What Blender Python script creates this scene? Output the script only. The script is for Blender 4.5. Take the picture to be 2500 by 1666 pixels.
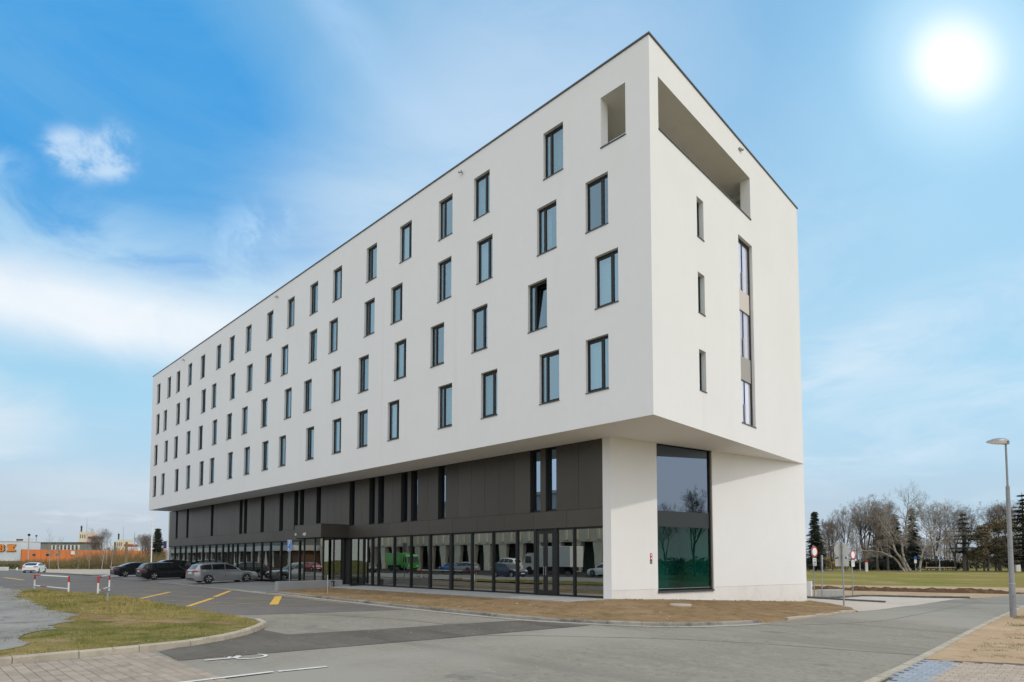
import bpy, bmesh, math, random
import numpy as np
from mathutils import Vector, Matrix, noise as mnoise

for _o in list(bpy.data.objects):
    bpy.data.objects.remove(_o, do_unlink=True)
scene = bpy.context.scene
COL = scene.collection
random.seed(7)

# ------------------------------------------------------------------ camera
EYE = Vector((11.0066, -18.5846, 1.6))
RIGHT = Vector((0.7191, 0.6949, 0.0))
FWD = Vector((-0.6949, 0.7191, 0.0))
cd = bpy.data.cameras.new('camera')
cam = bpy.data.objects.new('camera', cd)
COL.objects.link(cam)
cam.location = EYE
cam.rotation_euler = (math.radians(90) + 0.0534, 0, 0.7683)
cd.sensor_width = 36.0
cd.lens = 36.0 * 1468.39 / 2500.0
cd.shift_y = 0.1822
cd.clip_start = 0.1
cd.clip_end = 3000
scene.camera = cam

# ------------------------------------------------------------------ light
SUN = Vector((1.0, 0.16, 0.92)).normalized()
sl = bpy.data.lights.new('sun', 'SUN')
sl.energy = .88
sl.angle = math.radians(1.6)
sl.color = (1.0, 0.94, 0.85)
so = bpy.data.objects.new('sun', sl)
COL.objects.link(so)
so.rotation_euler = SUN.to_track_quat('Z', 'Y').to_euler()
so.location = (40, 10, 60)

scene.view_settings.view_transform = 'Standard'
scene.view_settings.look = 'None'
scene.view_settings.exposure = 0.25
scene.view_settings.gamma = 1.0
scene.view_settings.use_curve_mapping = False

world = bpy.data.worlds.new('World')
scene.world = world
world.use_nodes = True


def build_sky():
    nt = world.node_tree
    N, K = nt.nodes, nt.links
    N.clear()

    def node(t, **kw):
        n = N.new(t)
        for k, v in kw.items():
            setattr(n, k, v)
        return n

    def put(sock, v):
        if isinstance(v, bpy.types.NodeSocket):
            K.new(v, sock)
        else:
            sock.default_value = v

    def m(op, a, b=None, c=None, clamp=False):
        n = node('ShaderNodeMath', operation=op, use_clamp=clamp)
        put(n.inputs[0], a)
        if b is not None:
            put(n.inputs[1], b)
        if c is not None:
            put(n.inputs[2], c)
        return n.outputs[0]

    def mix(fac, a, b):
        n = node('ShaderNodeMix', data_type='RGBA')
        put(n.inputs[0], fac)
        put(n.inputs[6], a if isinstance(a, bpy.types.NodeSocket) else (*a, 1))
        put(n.inputs[7], b if isinstance(b, bpy.types.NodeSocket) else (*b, 1))
        return n.outputs[2]

    def rng(v, a, b, c=0.0, d=1.0, kind='SMOOTHSTEP'):
        n = node('ShaderNodeMapRange', interpolation_type=kind)
        put(n.inputs[0], v)
        for i, q in enumerate((a, b, c, d)):
            n.inputs[i + 1].default_value = q
        return n.outputs[0]

    tc = node('ShaderNodeTexCoord')
    D = tc.outputs['Generated']

    def dot(vec):
        n = node('ShaderNodeVectorMath', operation='DOT_PRODUCT')
        K.new(D, n.inputs[0])
        n.inputs[1].default_value = vec
        return n.outputs['Value']
    dr, df, dz = dot(RIGHT), dot(FWD), dot((0, 0, 1))
    az = m('ARCTAN2', dr, df)
    el = m('ARCSINE', dz)
    cv = node('ShaderNodeCombineXYZ')
    K.new(az, cv.inputs[0])
    K.new(el, cv.inputs[1])
    AE = cv.outputs[0]

    def noise(sx, sy, detail=5, rough=0.55, dist=0.0, rot=0.0, off=(0, 0, 0)):
        mp = node('ShaderNodeMapping')
        K.new(AE, mp.inputs[0])
        mp.inputs['Location'].default_value = off
        mp.inputs['Rotation'].default_value = (0, 0, rot)
        mp.inputs['Scale'].default_value = (sx, sy, 1)
        n = node('ShaderNodeTexNoise')
        K.new(mp.outputs[0], n.inputs['Vector'])
        n.inputs['Scale'].default_value = 1.0
        n.inputs['Detail'].default_value = detail
        n.inputs['Roughness'].default_value = rough
        n.inputs['Distortion'].default_value = dist
        return n.outputs[0]

    def blob(a, e, sa, se, rot=0.0, warp=None, amt=0.0):
        src = AE
        if warp is not None:
            w = m('MULTIPLY', m('SUBTRACT', warp, 0.5), amt)
            cw = node('ShaderNodeCombineXYZ')
            K.new(w, cw.inputs[0])
            K.new(w, cw.inputs[1])
            ad = node('ShaderNodeVectorMath', operation='ADD')
            K.new(AE, ad.inputs[0])
            K.new(cw.outputs[0], ad.inputs[1])
            src = ad.outputs[0]
        mp = node('ShaderNodeMapping', vector_type='TEXTURE')
        K.new(src, mp.inputs[0])
        mp.inputs['Location'].default_value = (a, e, 0)
        mp.inputs['Rotation'].default_value = (0, 0, rot)
        mp.inputs['Scale'].default_value = (sa, se, 1)
        ln = node('ShaderNodeVectorMath', operation='LENGTH')
        K.new(mp.outputs[0], ln.inputs[0])
        return rng(ln.outputs['Value'], 1.0, 0.0)

    rp = node('ShaderNodeValToRGB')
    K.new(rng(el, 0.0, 1.4, kind='LINEAR'), rp.inputs[0])
    cr = rp.color_ramp
    stops = [(0.0, (.44, .53, .61)), (0.07, (.41, .55, .67)), (0.16, (.33, .59, .75)), (0.30, (.27, .55, .77)),
             (0.46, (.20, .47, .74)), (0.60, (.18, .43, .70)), (1.0, (.15, .36, .64))]
    cr.elements[0].position, cr.elements[0].color = stops[0][0], (*stops[0][1], 1)
    cr.elements[1].position, cr.elements[1].color = stops[-1][0], (*stops[-1][1], 1)
    for p, c in stops[1:-1]:
        e = cr.elements.new(p)
        e.color = (*c, 1)
    col = rp.outputs[0]

    sky = node('ShaderNodeTexSky', sky_type='NISHITA')
    sky.sun_disc = False
    sky.sun_elevation = math.asin(SUN.z)
    sky.sun_rotation = math.atan2(SUN.x, SUN.y)
    sky.air_density = 1.0
    sky.dust_density = 2.5
    ns = node('ShaderNodeVectorMath', operation='SCALE')
    K.new(sky.outputs[0], ns.inputs[0])
    ns.inputs['Scale'].default_value = 0.14
    col = mix(0.80, ns.outputs[0], col)

    n1 = noise(2.2, 5.0, 6, 0.6, 0.6, rot=-0.45)
    n2 = noise(5.0, 9.0, 7, 0.62, 0.8, rot=0.3, off=(3, 1, 0))
    n3 = noise(1.3, 2.0, 4, 0.5, 0.2, off=(7, 2, 0))
    # clear deep blue gaps at the upper left
    deep = m('ADD', m('ADD', blob(-0.80, 0.60, .60, .34, -0.35), blob(-0.50, 0.455, .34, .075, 0.05)),
             blob(-0.52, 0.60, .44, .26, -0.3), clamp=True)
    deep = m('MULTIPLY', deep, rng(n1, 0.34, 0.68, 1.0, 0.62))
    col = mix(m('MULTIPLY', deep, 0.90, clamp=True), col, (.030, .275, .64))
    # bright thin haze towards the middle of the view
    mist = m('MULTIPLY', blob(-0.20, 0.44, .46, .26, 0.55), rng(n1, 0.28, 0.68, 0.55, 1.0))
    col = mix(m('MULTIPLY', mist, 0.80), col, (.56, .67, .76))
    mist2 = m('MULTIPLY', blob(0.42, 0.40, .36, .34, 0.8), rng(n2, 0.30, 0.66, 0.4, 1.0))
    col = mix(m('MULTIPLY', mist2, 0.45), col, (.55, .67, .78))
    # thin lavender veil over the upper middle
    veil = m('MULTIPLY', blob(0.02, 0.62, .62, .40, 0.5), rng(n1, 0.32, 0.68, 0.45, 1.0))
    col = mix(m('MULTIPLY', veil, 0.66), col, (.52, .64, .78))
    veil2 = m('MULTIPLY', blob(-0.30, 0.74, .40, .05, -0.55), rng(n2, 0.35, 0.65, 0.3, 1.0))
    col = mix(m('MULTIPLY', veil2, 0.35), col, (.45, .62, .86))
    # pale band low on the left
    band = m('ADD', blob(-0.72, 0.328, .46, .088, 0.05, n1, 0.05), m('MULTIPLY', blob(-0.42, 0.335, .38, .115, 0.05, n1, 0.1), 0.55), clamp=True)
    col = mix(m('MULTIPLY', band, rng(n2, 0.25, 0.6, 0.75, 0.95)), col, (.76, .80, .84))
    band2 = m('MULTIPLY', blob(-0.55, 0.42, .50, .09, -0.05, n2, 0.1), rng(n2, 0.36, 0.64, 0.05, 0.6))
    col = mix(band2, col, (.50, .68, .80))
    puff = m('MAXIMUM', blob(-0.74, 0.17, .15, .075, 0.0, n2, 0.1), m('MULTIPLY', blob(-0.58, 0.10, .22, .05, 0.05, n2, 0.1), .7))
    col = mix(m('MULTIPLY', puff, 0.7), col, (.62, .70, .77))
    # grey layers near the horizon
    low = m('MULTIPLY', rng(el, 0.17, 0.02), rng(noise(3.0, 20.0, 6, 0.6, 0.4, off=(1, 4, 0)), 0.32, 0.60))
    col = mix(m('MULTIPLY', low, 0.8), col, (.46, .51, .58))
    low2 = m('MULTIPLY', rng(el, 0.24, 0.04), rng(noise(4.0, 16.0, 6, 0.6, 0.5, off=(5, 9, 0)), 0.50, 0.70))
    col = mix(m('MULTIPLY', low2, 0.55), col, (.70, .75, .79))
    # veils on the right
    r1 = m('MULTIPLY', m('ADD', blob(0.60, 0.30, .32, .09, 0.25, n2, 0.1), blob(0.60, 0.18, .40, .09, 0.15, n2, 0.1), clamp=True), rng(noise(3.2, 9.0, 7, 0.6, 0.9, rot=0.35, off=(4, 7, 0)), 0.36, 0.62, 0.05, 1.0))
    col = mix(m('MULTIPLY', r1, 0.9), col, (.66, .73, .80))
    r2 = m('MULTIPLY', blob(0.50, 0.33, .36, .22, 0.3), rng(noise(2.6, 8.0, 7, 0.62, 1.0, rot=0.5, off=(9, 3, 0)), 0.46, 0.66))
    col = mix(m('MULTIPLY', r2, 0.75), col, (.66, .73, .80))
    pale = blob(0.72, 0.30, .55, .50, 0.0)
    col = mix(m('MULTIPLY', pale, 0.50), col, (.38, .62, .80))
    # the small cloud at the left
    shape = m('MULTIPLY', m('ADD', m('ADD', blob(-0.628, 0.506, .092, .042, 0.22, n2, 0.03), m('MULTIPLY', blob(-0.598, 0.532, .045, .050, -0.5, n2, 0.03), 0.8)), m('MULTIPLY', blob(-0.655, 0.514, .045, .042, 0.4, n2, 0.03), 0.7), clamp=True),
              rng(noise(19, 24, 9, 0.64, 0.3, off=(6.3, 1.6, 0)), 0.26, 0.66, 0.15, 1.0))
    col = mix(m('MULTIPLY', rng(shape, 0.05, 1.05), 0.70), col, (.60, .72, .84))
    wisp = m('MULTIPLY', m('ADD', blob(-0.735, 0.475, .05, .045, 0, n2, 0.1), blob(-0.41, 0.475, .10, .05, 0.2, n2, 0.12), clamp=True), rng(noise(14, 16, 8, 0.65, 0.6), 0.42, 0.62))
    col = mix(m('MULTIPLY', wisp, 0.35), col, (.55, .74, .92))
    # the rest of the sky: even white overcast, unseen, brightened to light the hotel
    away = m('MAXIMUM', rng(m('ABSOLUTE', az), 0.80, 1.45), rng(el, 0.80, 1.25))
    over = mix(n3, (.97, .985, 1.01), (1.08, 1.095, 1.11))
    col = mix(m('MULTIPLY', away, 0.85), col, over)
    # the sun seen through thin cloud
    glow = blob(0.654, 0.600, .078, .0545, 2.431)
    halo = blob(0.654, 0.600, .165, .115, 2.431)
    wide = blob(0.654, 0.600, .30, .22, 2.431)
    col = mix(m('MULTIPLY', wide, 0.45), col, (.42, .70, .88))
    col = mix(m('MULTIPLY', halo, 0.75), col, (.66, .86, .96))
    col = mix(rng(glow, 0.0, 1.0, kind='LINEAR'), col, (1.02, 1.02, 1.0))
    bg = node('ShaderNodeBackground')
    K.new(col, bg.inputs[0])
    bg.inputs[1].default_value = 1.0
    out = node('ShaderNodeOutputWorld')
    K.new(bg.outputs[0], out.inputs[0])


build_sky()

# ------------------------------------------------------------------ helpers
class MB:
    """collects faces and links them as ONE mesh object"""

    def __init__(s):
        s.v, s.f, s.m = [], [], []

    def add(s, vs, fs, mi=0):
        b = len(s.v)
        s.v += [tuple(p) for p in vs]
        s.f += [tuple(b + i for i in f) for f in fs]
        s.m += [mi] * len(fs)
        return s

    def quad(s, a, b, c, d, mi=0):
        return s.add([a, b, c, d], [(0, 1, 2, 3)], mi)

    def box(s, x0, y0, z0, x1, y1, z1, mi=0):
        x0, x1 = sorted((x0, x1))
        y0, y1 = sorted((y0, y1))
        z0, z1 = sorted((z0, z1))
        return s.add([(x0, y0, z0), (x1, y0, z0), (x1, y1, z0), (x0, y1, z0), (x0, y0, z1), (x1, y0, z1), (x1, y1, z1), (x0, y1, z1)],
                     [(3, 2, 1, 0), (4, 5, 6, 7), (0, 1, 5, 4), (1, 2, 6, 5), (2, 3, 7, 6), (3, 0, 4, 7)], mi)

    def bbox(s, x0, y0, z0, x1, y1, z1, c=0.01, mi=0):
        """box with a chamfered top"""
        vs = [(x0, y0, z0), (x1, y0, z0), (x1, y1, z0), (x0, y1, z0),
              (x0, y0, z1 - c), (x1, y0, z1 - c), (x1, y1, z1 - c), (x0, y1, z1 - c),
              (x0 + c, y0 + c, z1), (x1 - c, y0 + c, z1), (x1 - c, y1 - c, z1), (x0 + c, y1 - c, z1)]
        return s.add(vs, [(0, 1, 5, 4), (1, 2, 6, 5), (2, 3, 7, 6), (3, 0, 4, 7), (4, 5, 9, 8), (5, 6, 10, 9), (6, 7, 11, 10), (7, 4, 8, 11), (8, 9, 10, 11)], mi)

    def prism(s, poly, fn0, fn1, mi=0):
        """poly: 2-D points; fn0/fn1 map a 2-D point to the two end faces"""
        n = len(poly)
        vs = [fn0(p) for p in poly] + [fn1(p) for p in poly]
        fs = [tuple(range(n))[::-1], tuple(range(n, 2 * n))] + [(i, (i + 1) % n, n + (i + 1) % n, n + i) for i in range(n)]
        return s.add(vs, fs, mi)

    def tube(s, pts, rad, n=8, mi=0, cap=True):
        pts = [Vector(p) for p in pts]
        if not isinstance(rad, (list, tuple)):
            rad = [rad] * len(pts)
        b = len(s.v)
        side = None
        for i, p in enumerate(pts):
            t = (pts[min(i + 1, len(pts) - 1)] - pts[max(i - 1, 0)]).normalized()
            if side is None:
                side = t.cross(Vector((0, 0, 1)))
                if side.length < 1e-3:
                    side = Vector((1, 0, 0))
            side = (side - t * side.dot(t)).normalized()
            up = t.cross(side)
            for k in range(n):
                a = 2 * math.pi * k / n
                s.v.append(tuple(p + (side * math.cos(a) + up * math.sin(a)) * rad[i]))
        for i in range(len(pts) - 1):
            for k in range(n):
                a, c = b + i * n + k, b + i * n + (k + 1) % n
                s.f.append((a, c, c + n, a + n))
                s.m.append(mi)
        if cap:
            s.f.append(tuple(b + k for k in range(n))[::-1])
            e = b + (len(pts) - 1) * n
            s.f.append(tuple(e + k for k in range(n)))
            s.m += [mi, mi]
        return s

    def lathe(s, prof, n=16, c=(0, 0, 0), axis='Z', mi=0):
        """prof: (radius, height) pairs"""
        b = len(s.v)
        for r, h in prof:
            for k in range(n):
                a = 2 * math.pi * k / n
                x, y = r * math.cos(a), r * math.sin(a)
                q = (x, y, h) if axis == 'Z' else ((x, h, y) if axis == 'Y' else (h, x, y))
                s.v.append((c[0] + q[0], c[1] + q[1], c[2] + q[2]))
        for i in range(len(prof) - 1):
            for k in range(n):
                a, d = b + i * n + k, b + i * n + (k + 1) % n
                s.f.append((a, d, d + n, a + n))
                s.m.append(mi)
        s.f.append(tuple(b + k for k in range(n))[::-1])
        e = b + (len(prof) - 1) * n
        s.f.append(tuple(e + k for k in range(n)))
        s.m += [mi, mi]
        return s

    def mesh(s, name, mats, smooth=False, angle=35):
        me = bpy.data.meshes.new(name)
        me.from_pydata(s.v, [], s.f)
        if not isinstance(mats, (list, tuple)):
            mats = [mats]
        for q in mats:
            me.materials.append(q)
        if len(mats) > 1:
            me.polygons.foreach_set('material_index', s.m)
        if smooth:
            me.polygons.foreach_set('use_smooth', [True] * len(me.polygons))
            me.set_sharp_from_angle(angle=math.radians(angle))
        me.update()
        return me

    def build(s, name, mats, parent=None, smooth=False, loc=None, rot=None, angle=35, fix=True):
        me = s.mesh(name, mats, smooth, angle)
        if fix:
            bm = bmesh.new()
            bm.from_mesh(me)
            bmesh.ops.recalc_face_normals(bm, faces=bm.faces)
            bm.to_mesh(me)
            bm.free()
        return link(name, me, parent, loc, rot)


def link(name, me, parent=None, loc=None, rot=None):
    o = bpy.data.objects.new(name, me)
    COL.objects.link(o)
    if parent is not None:
        o.parent = parent
    if loc is not None:
        o.location = loc
    if rot is not None:
        o.rotation_euler = rot
    return o


def tag(o, label=None, cat=None, group=None, kind=None):
    if label:
        o['label'] = label
    if cat:
        o['category'] = cat
    if group:
        o['group'] = group
    if kind:
        o['kind'] = kind
    return o


def thing(name, label, cat, loc=(0, 0, 0), rz=0.0, group=None, kind=None):
    o = bpy.data.objects.new(name, None)
    COL.objects.link(o)
    o.location = loc
    o.rotation_euler = (0, 0, rz)
    o.empty_display_size = 0.3
    return tag(o, label, cat, group, kind)


def copy_tree(o, parent=None):
    c = o.copy()
    COL.objects.link(c)
    c.parent = parent
    for ch in list(o.children):
        copy_tree(ch, c)
    return c


# ------------------------------------------------------------------ materials
def mat(name, base, rough=0.8, layers=(), bump=None, metal=0.0, spec=0.5, coords='pos', per_object=0.0, emit=None):
    """layers: (scale, colour, low, high[, detail, stretch]) noise masks laid over the base colour"""
    m = bpy.data.materials.new(name)
    m.use_nodes = True
    nt = m.node_tree
    N, K = nt.nodes, nt.links
    b = N['Principled BSDF']
    b.inputs['Roughness'].default_value = rough
    b.inputs['Metallic'].default_value = metal
    b.inputs['Specular IOR Level'].default_value = spec
    if coords == 'pos':
        vec = N.new('ShaderNodeNewGeometry').outputs['Position']
    else:
        vec = N.new('ShaderNodeTexCoord').outputs['Object']
    rgb = N.new('ShaderNodeRGB')
    rgb.outputs[0].default_value = (*base, 1)
    col = rgb.outputs[0]
    for i, L in enumerate(layers):
        sc, c2, lo, hi = L[:4]
        det = L[4] if len(L) > 4 else 6
        st = L[5] if len(L) > 5 else (1, 1, 1)
        mp = N.new('ShaderNodeMapping')
        K.new(vec, mp.inputs[0])
        mp.inputs['Scale'].default_value = st
        mp.inputs['Location'].default_value = (i * 7.3, i * 3.1, i * 1.7)
        nz = N.new('ShaderNodeTexNoise')
        K.new(mp.outputs[0], nz.inputs['Vector'])
        nz.inputs['Scale'].default_value = sc
        nz.inputs['Detail'].default_value = det
        nz.inputs['Roughness'].default_value = 0.6
        mr = N.new('ShaderNodeMapRange')
        mr.interpolation_type = 'SMOOTHSTEP'
        K.new(nz.outputs[0], mr.inputs[0])
        mr.inputs[1].default_value, mr.inputs[2].default_value = lo, hi
        mx = N.new('ShaderNodeMix')
        mx.data_type = 'RGBA'
        K.new(mr.outputs[0], mx.inputs[0])
        K.new(col, mx.inputs[6])
        mx.inputs[7].default_value = (*c2, 1)
        col = mx.outputs[2]
    if per_object:
        oi = N.new('ShaderNodeObjectInfo')
        mr = N.new('ShaderNodeMapRange')
        K.new(oi.outputs['Random'], mr.inputs[0])
        mr.inputs[3].default_value, mr.inputs[4].default_value = 1 - per_object, 1 + per_object
        hs = N.new('ShaderNodeHueSaturation')
        K.new(mr.outputs[0], hs.inputs['Value'])
        K.new(col, hs.inputs['Color'])
        col = hs.outputs[0]
    K.new(col, b.inputs['Base Color'])
    if bump:
        sc, strength, dist = bump
        nz = N.new('ShaderNodeTexNoise')
        K.new(vec, nz.inputs['Vector'])
        nz.inputs['Scale'].default_value = sc
        nz.inputs['Detail'].default_value = 5
        bp = N.new('ShaderNodeBump')
        bp.inputs['Strength'].default_value = strength
        bp.inputs['Distance'].default_value = dist
        K.new(nz.outputs[0], bp.inputs['Height'])
        K.new(bp.outputs[0], b.inputs['Normal'])
    if emit:
        b.inputs['Emission Color'].default_value = (*emit[0], 1)
        b.inputs['Emission Strength'].default_value = emit[1]
    return m


def glass(name, tint, refl, rough=0.0, gcol=(0.9, 0.95, 1.0)):
    """coated window glass: mirror on top of a tinted see-through sheet"""
    m = bpy.data.materials.new(name)
    m.use_nodes = True
    nt = m.node_tree
    N, K = nt.nodes, nt.links
    N.clear()
    out = N.new('ShaderNodeOutputMaterial')
    tr = N.new('ShaderNodeBsdfTransparent')
    tr.inputs[0].default_value = (*tint, 1)
    gl = N.new('ShaderNodeBsdfGlossy')
    oi = N.new('ShaderNodeObjectInfo')
    vr = N.new('ShaderNodeMapRange')
    K.new(oi.outputs['Random'], vr.inputs[0])
    vr.inputs[3].default_value, vr.inputs[4].default_value = .72, 1.06
    hv = N.new('ShaderNodeHueSaturation')
    hv.inputs['Color'].default_value = (*gcol, 1)
    K.new(vr.outputs[0], hv.inputs['Value'])
    K.new(hv.outputs[0], gl.inputs['Color'])
    gl.inputs['Roughness'].default_value = rough
    nz = N.new('ShaderNodeTexNoise')
    g = N.new('ShaderNodeNewGeometry')
    K.new(g.outputs['Position'], nz.inputs['Vector'])
    nz.inputs['Scale'].default_value = 0.9
    nz.inputs['Detail'].default_value = 1
    bp = N.new('ShaderNodeBump')
    bp.inputs['Strength'].default_value = 0.12
    bp.inputs['Distance'].default_value = 0.01
    K.new(nz.outputs[0], bp.inputs['Height'])
    K.new(bp.outputs[0], gl.inputs['Normal'])
    lw = N.new('ShaderNodeLayerWeight')
    pw = N.new('ShaderNodeMath')
    pw.operation = 'POWER'
    K.new(lw.outputs['Facing'], pw.inputs[0])
    pw.inputs[1].default_value = 4.0
    mr = N.new('ShaderNodeMapRange')
    K.new(pw.outputs[0], mr.inputs[0])
    mr.inputs[3].default_value, mr.inputs[4].default_value = refl, 1.0
    mx = N.new('ShaderNodeMixShader')
    K.new(mr.outputs[0], mx.inputs[0])
    K.new(tr.outputs[0], mx.inputs[1])
    K.new(gl.outputs[0], mx.inputs[2])
    clear = N.new('ShaderNodeBsdfTransparent')      # the far face of the sheet adds nothing
    mb = N.new('ShaderNodeMixShader')
    K.new(g.outputs['Backfacing'], mb.inputs[0])
    K.new(mx.outputs[0], mb.inputs[1])
    K.new(clear.outputs[0], mb.inputs[2])
    K.new(mb.outputs[0], out.inputs[0])
    return m


M = {}
M['stucco'] = mat('white_stucco', (.80, .794, .784), .9, [(0.35, (.778, .771, .76), .40, .70), (2.5, (.79, .78, .765), .45, .7), (1.0, (.77, .758, .74), .58, .76, 5, (1.6, 1.6, .10))], bump=(160, .12, .004), spec=.2)
M['plinth'] = mat('plinth_render', (.76, .735, .70), .9, [(1.2, (.70, .67, .63), .45, .7), (6, (.72, .69, .65), .5, .75)], bump=(120, .15, .004), spec=.2)
M['clad'] = mat('dark_cladding', (.058, .052, .044), .42, [(0.5, (.065, .058, .049), .4, .7)], per_object=.10, spec=.4)
M['clad_back'] = mat('dark_backing', (.025, .024, .022), .7)
M['frame'] = mat('anthracite_frame', (.020, .021, .022), .45, spec=.25)
M['metal_dark'] = mat('coping_metal', (.075, .08, .085), .45, metal=.3)
M['pane_up'] = glass('window_glass', (.46, .62, .66), .42, gcol=(.42, .62, .74))
M['pane_slot'] = glass('slot_glass', (.2, .22, .22), .58, gcol=(.44, .60, .80))
M['pane_low'] = glass('shopfront_glass', (.16, .28, .24), .50, gcol=(.92, .95, .90))
M['pane_big'] = glass('tall_window_glass', (.07, .14, .14), .42, gcol=(.42, .52, .66))
M['pane_teal'] = glass('teal_window_glass', (.16, .60, .54), .06, gcol=(.60, .86, .84))
M['pane_end'] = glass('end_window_glass', (.97, .95, 1.0), .45, gcol=(.98, .96, 1.0))
M['cloud_reflection'] = mat('cloud_reflection_white', (.86, .83, .88), .8)  # pale lilac standing in for cloud mirrored in the stair panes
M['loggia'] = mat('loggia_shaded_render', (.64, .62, .575), .9, [(1.2, (.60, .58, .535), .45, .7)], bump=(120, .1, .004), spec=.2)  # loggia shade put into the colour, duller than the wall stucco
M['asphalt_shaded'] = mat('shaded_old_asphalt', (.042, .038, .037), .9, [(0.5, (.052, .047, .045), .42, .7)], spec=.1)  # old asphalt with the shade across the road put into its colour
M['curtain'] = mat('curtain_cloth', (.62, .68, .68), .9)
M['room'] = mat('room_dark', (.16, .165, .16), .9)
M['room_teal'] = mat('teal_interior', (.34, .55, .50), .8)
M['floor_in'] = mat('interior_floor', (.10, .11, .10), .5)
M['panel_grey'] = mat('grey_panel', (.36, .34, .31), .6)
M['panel_pale'] = mat('pale_panel', (.62, .56, .50), .6)
M['spandrel'] = mat('spandrel', (.048, .058, .060), .45, spec=.12)
M['asphalt'] = mat('asphalt', (.252, .236, .198), .92,
                   [(0.16, (.285, .262, .218), .40, .68), (0.5, (.228, .216, .184), .48, .72), (2.2, (.288, .268, .225), .46, .68), (7, (.205, .192, .160), .46, .70), (1.0, (.175, .163, .138), .60, .70), (16, (.30, .28, .24), .56, .70), (60, (.34, .31, .255), .58, .72), (38, (.17, .16, .14), .60, .72), (0.5, (.215, .20, .17), .50, .70, 4, (.16, 1.5, 1)), (0.10, (.31, .29, .25), .50, .66, 3)], bump=(90, .45, .006), spec=.12)
M['asphalt_old'] = mat('asphalt_old', (.150, .140, .130), .92,
                       [(0.25, (.172, .160, .148), .40, .68), (1.5, (.135, .128, .122), .48, .72), (50, (.20, .19, .175), .58, .72)], bump=(90, .3, .006), spec=.12)
M['asphalt_new'] = mat('asphalt_patch', (.128, .116, .100), .9, [(0.7, (.155, .14, .12), .40, .68), (4, (.11, .10, .088), .48, .72), (60, (.19, .175, .155), .58, .72), (.8, (.10, .09, .08), .5, .7, 4, (.2, 1.6, 1))], bump=(90, .35, .006), spec=.12)
M['lot'] = mat('lot_paving', (.205, .20, .19), .9, [(0.4, (.235, .23, .215), .4, .7), (3, (.18, .177, .17), .5, .72), (20, (.22, .215, .2), .5, .7)], bump=(40, .25, .006))
M['band'] = mat('concrete_band', (.33, .32, .295), .9, [(1.5, (.27, .26, .24), .42, .7), (14, (.36, .35, .32), .5, .75)], bump=(60, .25, .004))
M['gutter'] = mat('gutter_concrete', (.40, .37, .32), .9, [(1.1, (.28, .265, .235), .42, .7), (8, (.44, .41, .355), .5, .75)], bump=(60, .25, .004))
M['walk'] = mat('walkway_concrete', (.36, .355, .34), .9, [(1.0, (.31, .305, .29), .42, .7), (12, (.38, .37, .35), .5, .75)], bump=(60, .25, .004))
M['drive'] = mat('pale_driveway', (.52, .455, .39), .9, [(0.6, (.46, .40, .34), .4, .7), (5, (.54, .48, .41), .5, .75)], bump=(60, .25, .004), spec=.1)
M['gravel_lot'] = mat('beige_gravel', (.40, .34, .265), .95, [(0.2, (.34, .29, .225), .4, .7), (3, (.43, .37, .29), .5, .75)])
M['kerb'] = mat('kerb_concrete', (.42, .37, .29), .9, [(2.5, (.30, .265, .21), .42, .72), (14, (.47, .42, .34), .5, .75), (70, (.33, .30, .24), .55, .75)], bump=(70, .5, .006), per_object=.10)
M['kerb_grey'] = mat('kerb_grey', (.27, .25, .215), .9, [(1.6, (.12, .115, .105), .46, .66), (10, (.33, .31, .27), .5, .75)], bump=(70, .5, .006), per_object=.16)
M['kerb_dark'] = mat('kerb_dark', (.10, .095, .085), .9, [(4, (.15, .14, .125), .5, .7)], bump=(70, .4, .006))
M['soil'] = mat('dry_soil', (.262, .180, .098), .97, [(0.5, (.33, .235, .135), .40, .70), (2.2, (.20, .132, .068), .46, .68), (9, (.31, .22, .13), .5, .72), (45, (.15, .10, .055), .56, .70), (1.1, (.165, .145, .052), .58, .70)], bump=(26, 1.0, .035), spec=.05)
M['soil_pale'] = mat('pale_soil', (.43, .31, .20), .97, [(0.5, (.50, .38, .255), .40, .70), (2.5, (.37, .26, .165), .48, .70), (14, (.45, .34, .22), .5, .72), (50, (.32, .23, .145), .58, .72)], bump=(30, .9, .03), spec=.05)
M['soil_dark'] = mat('turned_soil', (.115, .07, .04), .97, [(1.5, (.20, .13, .078), .45, .7), (8, (.075, .048, .028), .5, .72)], bump=(9, 1.0, .08), spec=.05)
M['verge'] = mat('verge_ground', (.25, .20, .075), .97,
                 [(0.35, (.175, .150, .052), .40, .66), (1.3, (.095, .10, .030), .46, .66), (0.9, (.34, .25, .145), .52, .64), (5, (.25, .20, .12), .60, .74), (30, (.10, .095, .032), .5, .72)], bump=(30, .8, .03), spec=.05)
M['gravel'] = mat('grey_gravel', (.245, .24, .225), .95, [(0.4, (.31, .305, .285), .4, .66), (1.6, (.18, .18, .17), .48, .7), (9, (.30, .295, .275), .5, .70), (24, (.15, .15, .14), .56, .70)], bump=(50, .8, .015), spec=.05)
M['field'] = mat('meadow', (.235, .190, .060), .97,
                 [(0.07, (.34, .265, .125), .48, .62, 4), (0.05, (.150, .190, .026), .50, .60, 5), (0.3, (.235, .21, .07), .48, .68), (2.0, (.175, .155, .045), .48, .7)], bump=(8, .5, .04), spec=.03)
M['yellow'] = mat('yellow_paint', (.66, .40, .055), .8, [(18, (.50, .33, .10), .55, .68)])
M['yellow_worn'] = mat('worn_yellow_paint', (.44, .32, .12), .9, [(1.2, (.24, .20, .14), .48, .68), (25, (.24, .21, .15), .52, .66)])
M['white_paint'] = mat('road_white_paint', (.66, .65, .61), .8, [(6, (.50, .49, .45), .5, .66), (40, (.28, .27, .25), .60, .68)])
M['white_metal'] = mat('white_metal', (.74, .74, .72), .45, [(5, (.62, .61, .58), .5, .75)], coords='obj')
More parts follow.
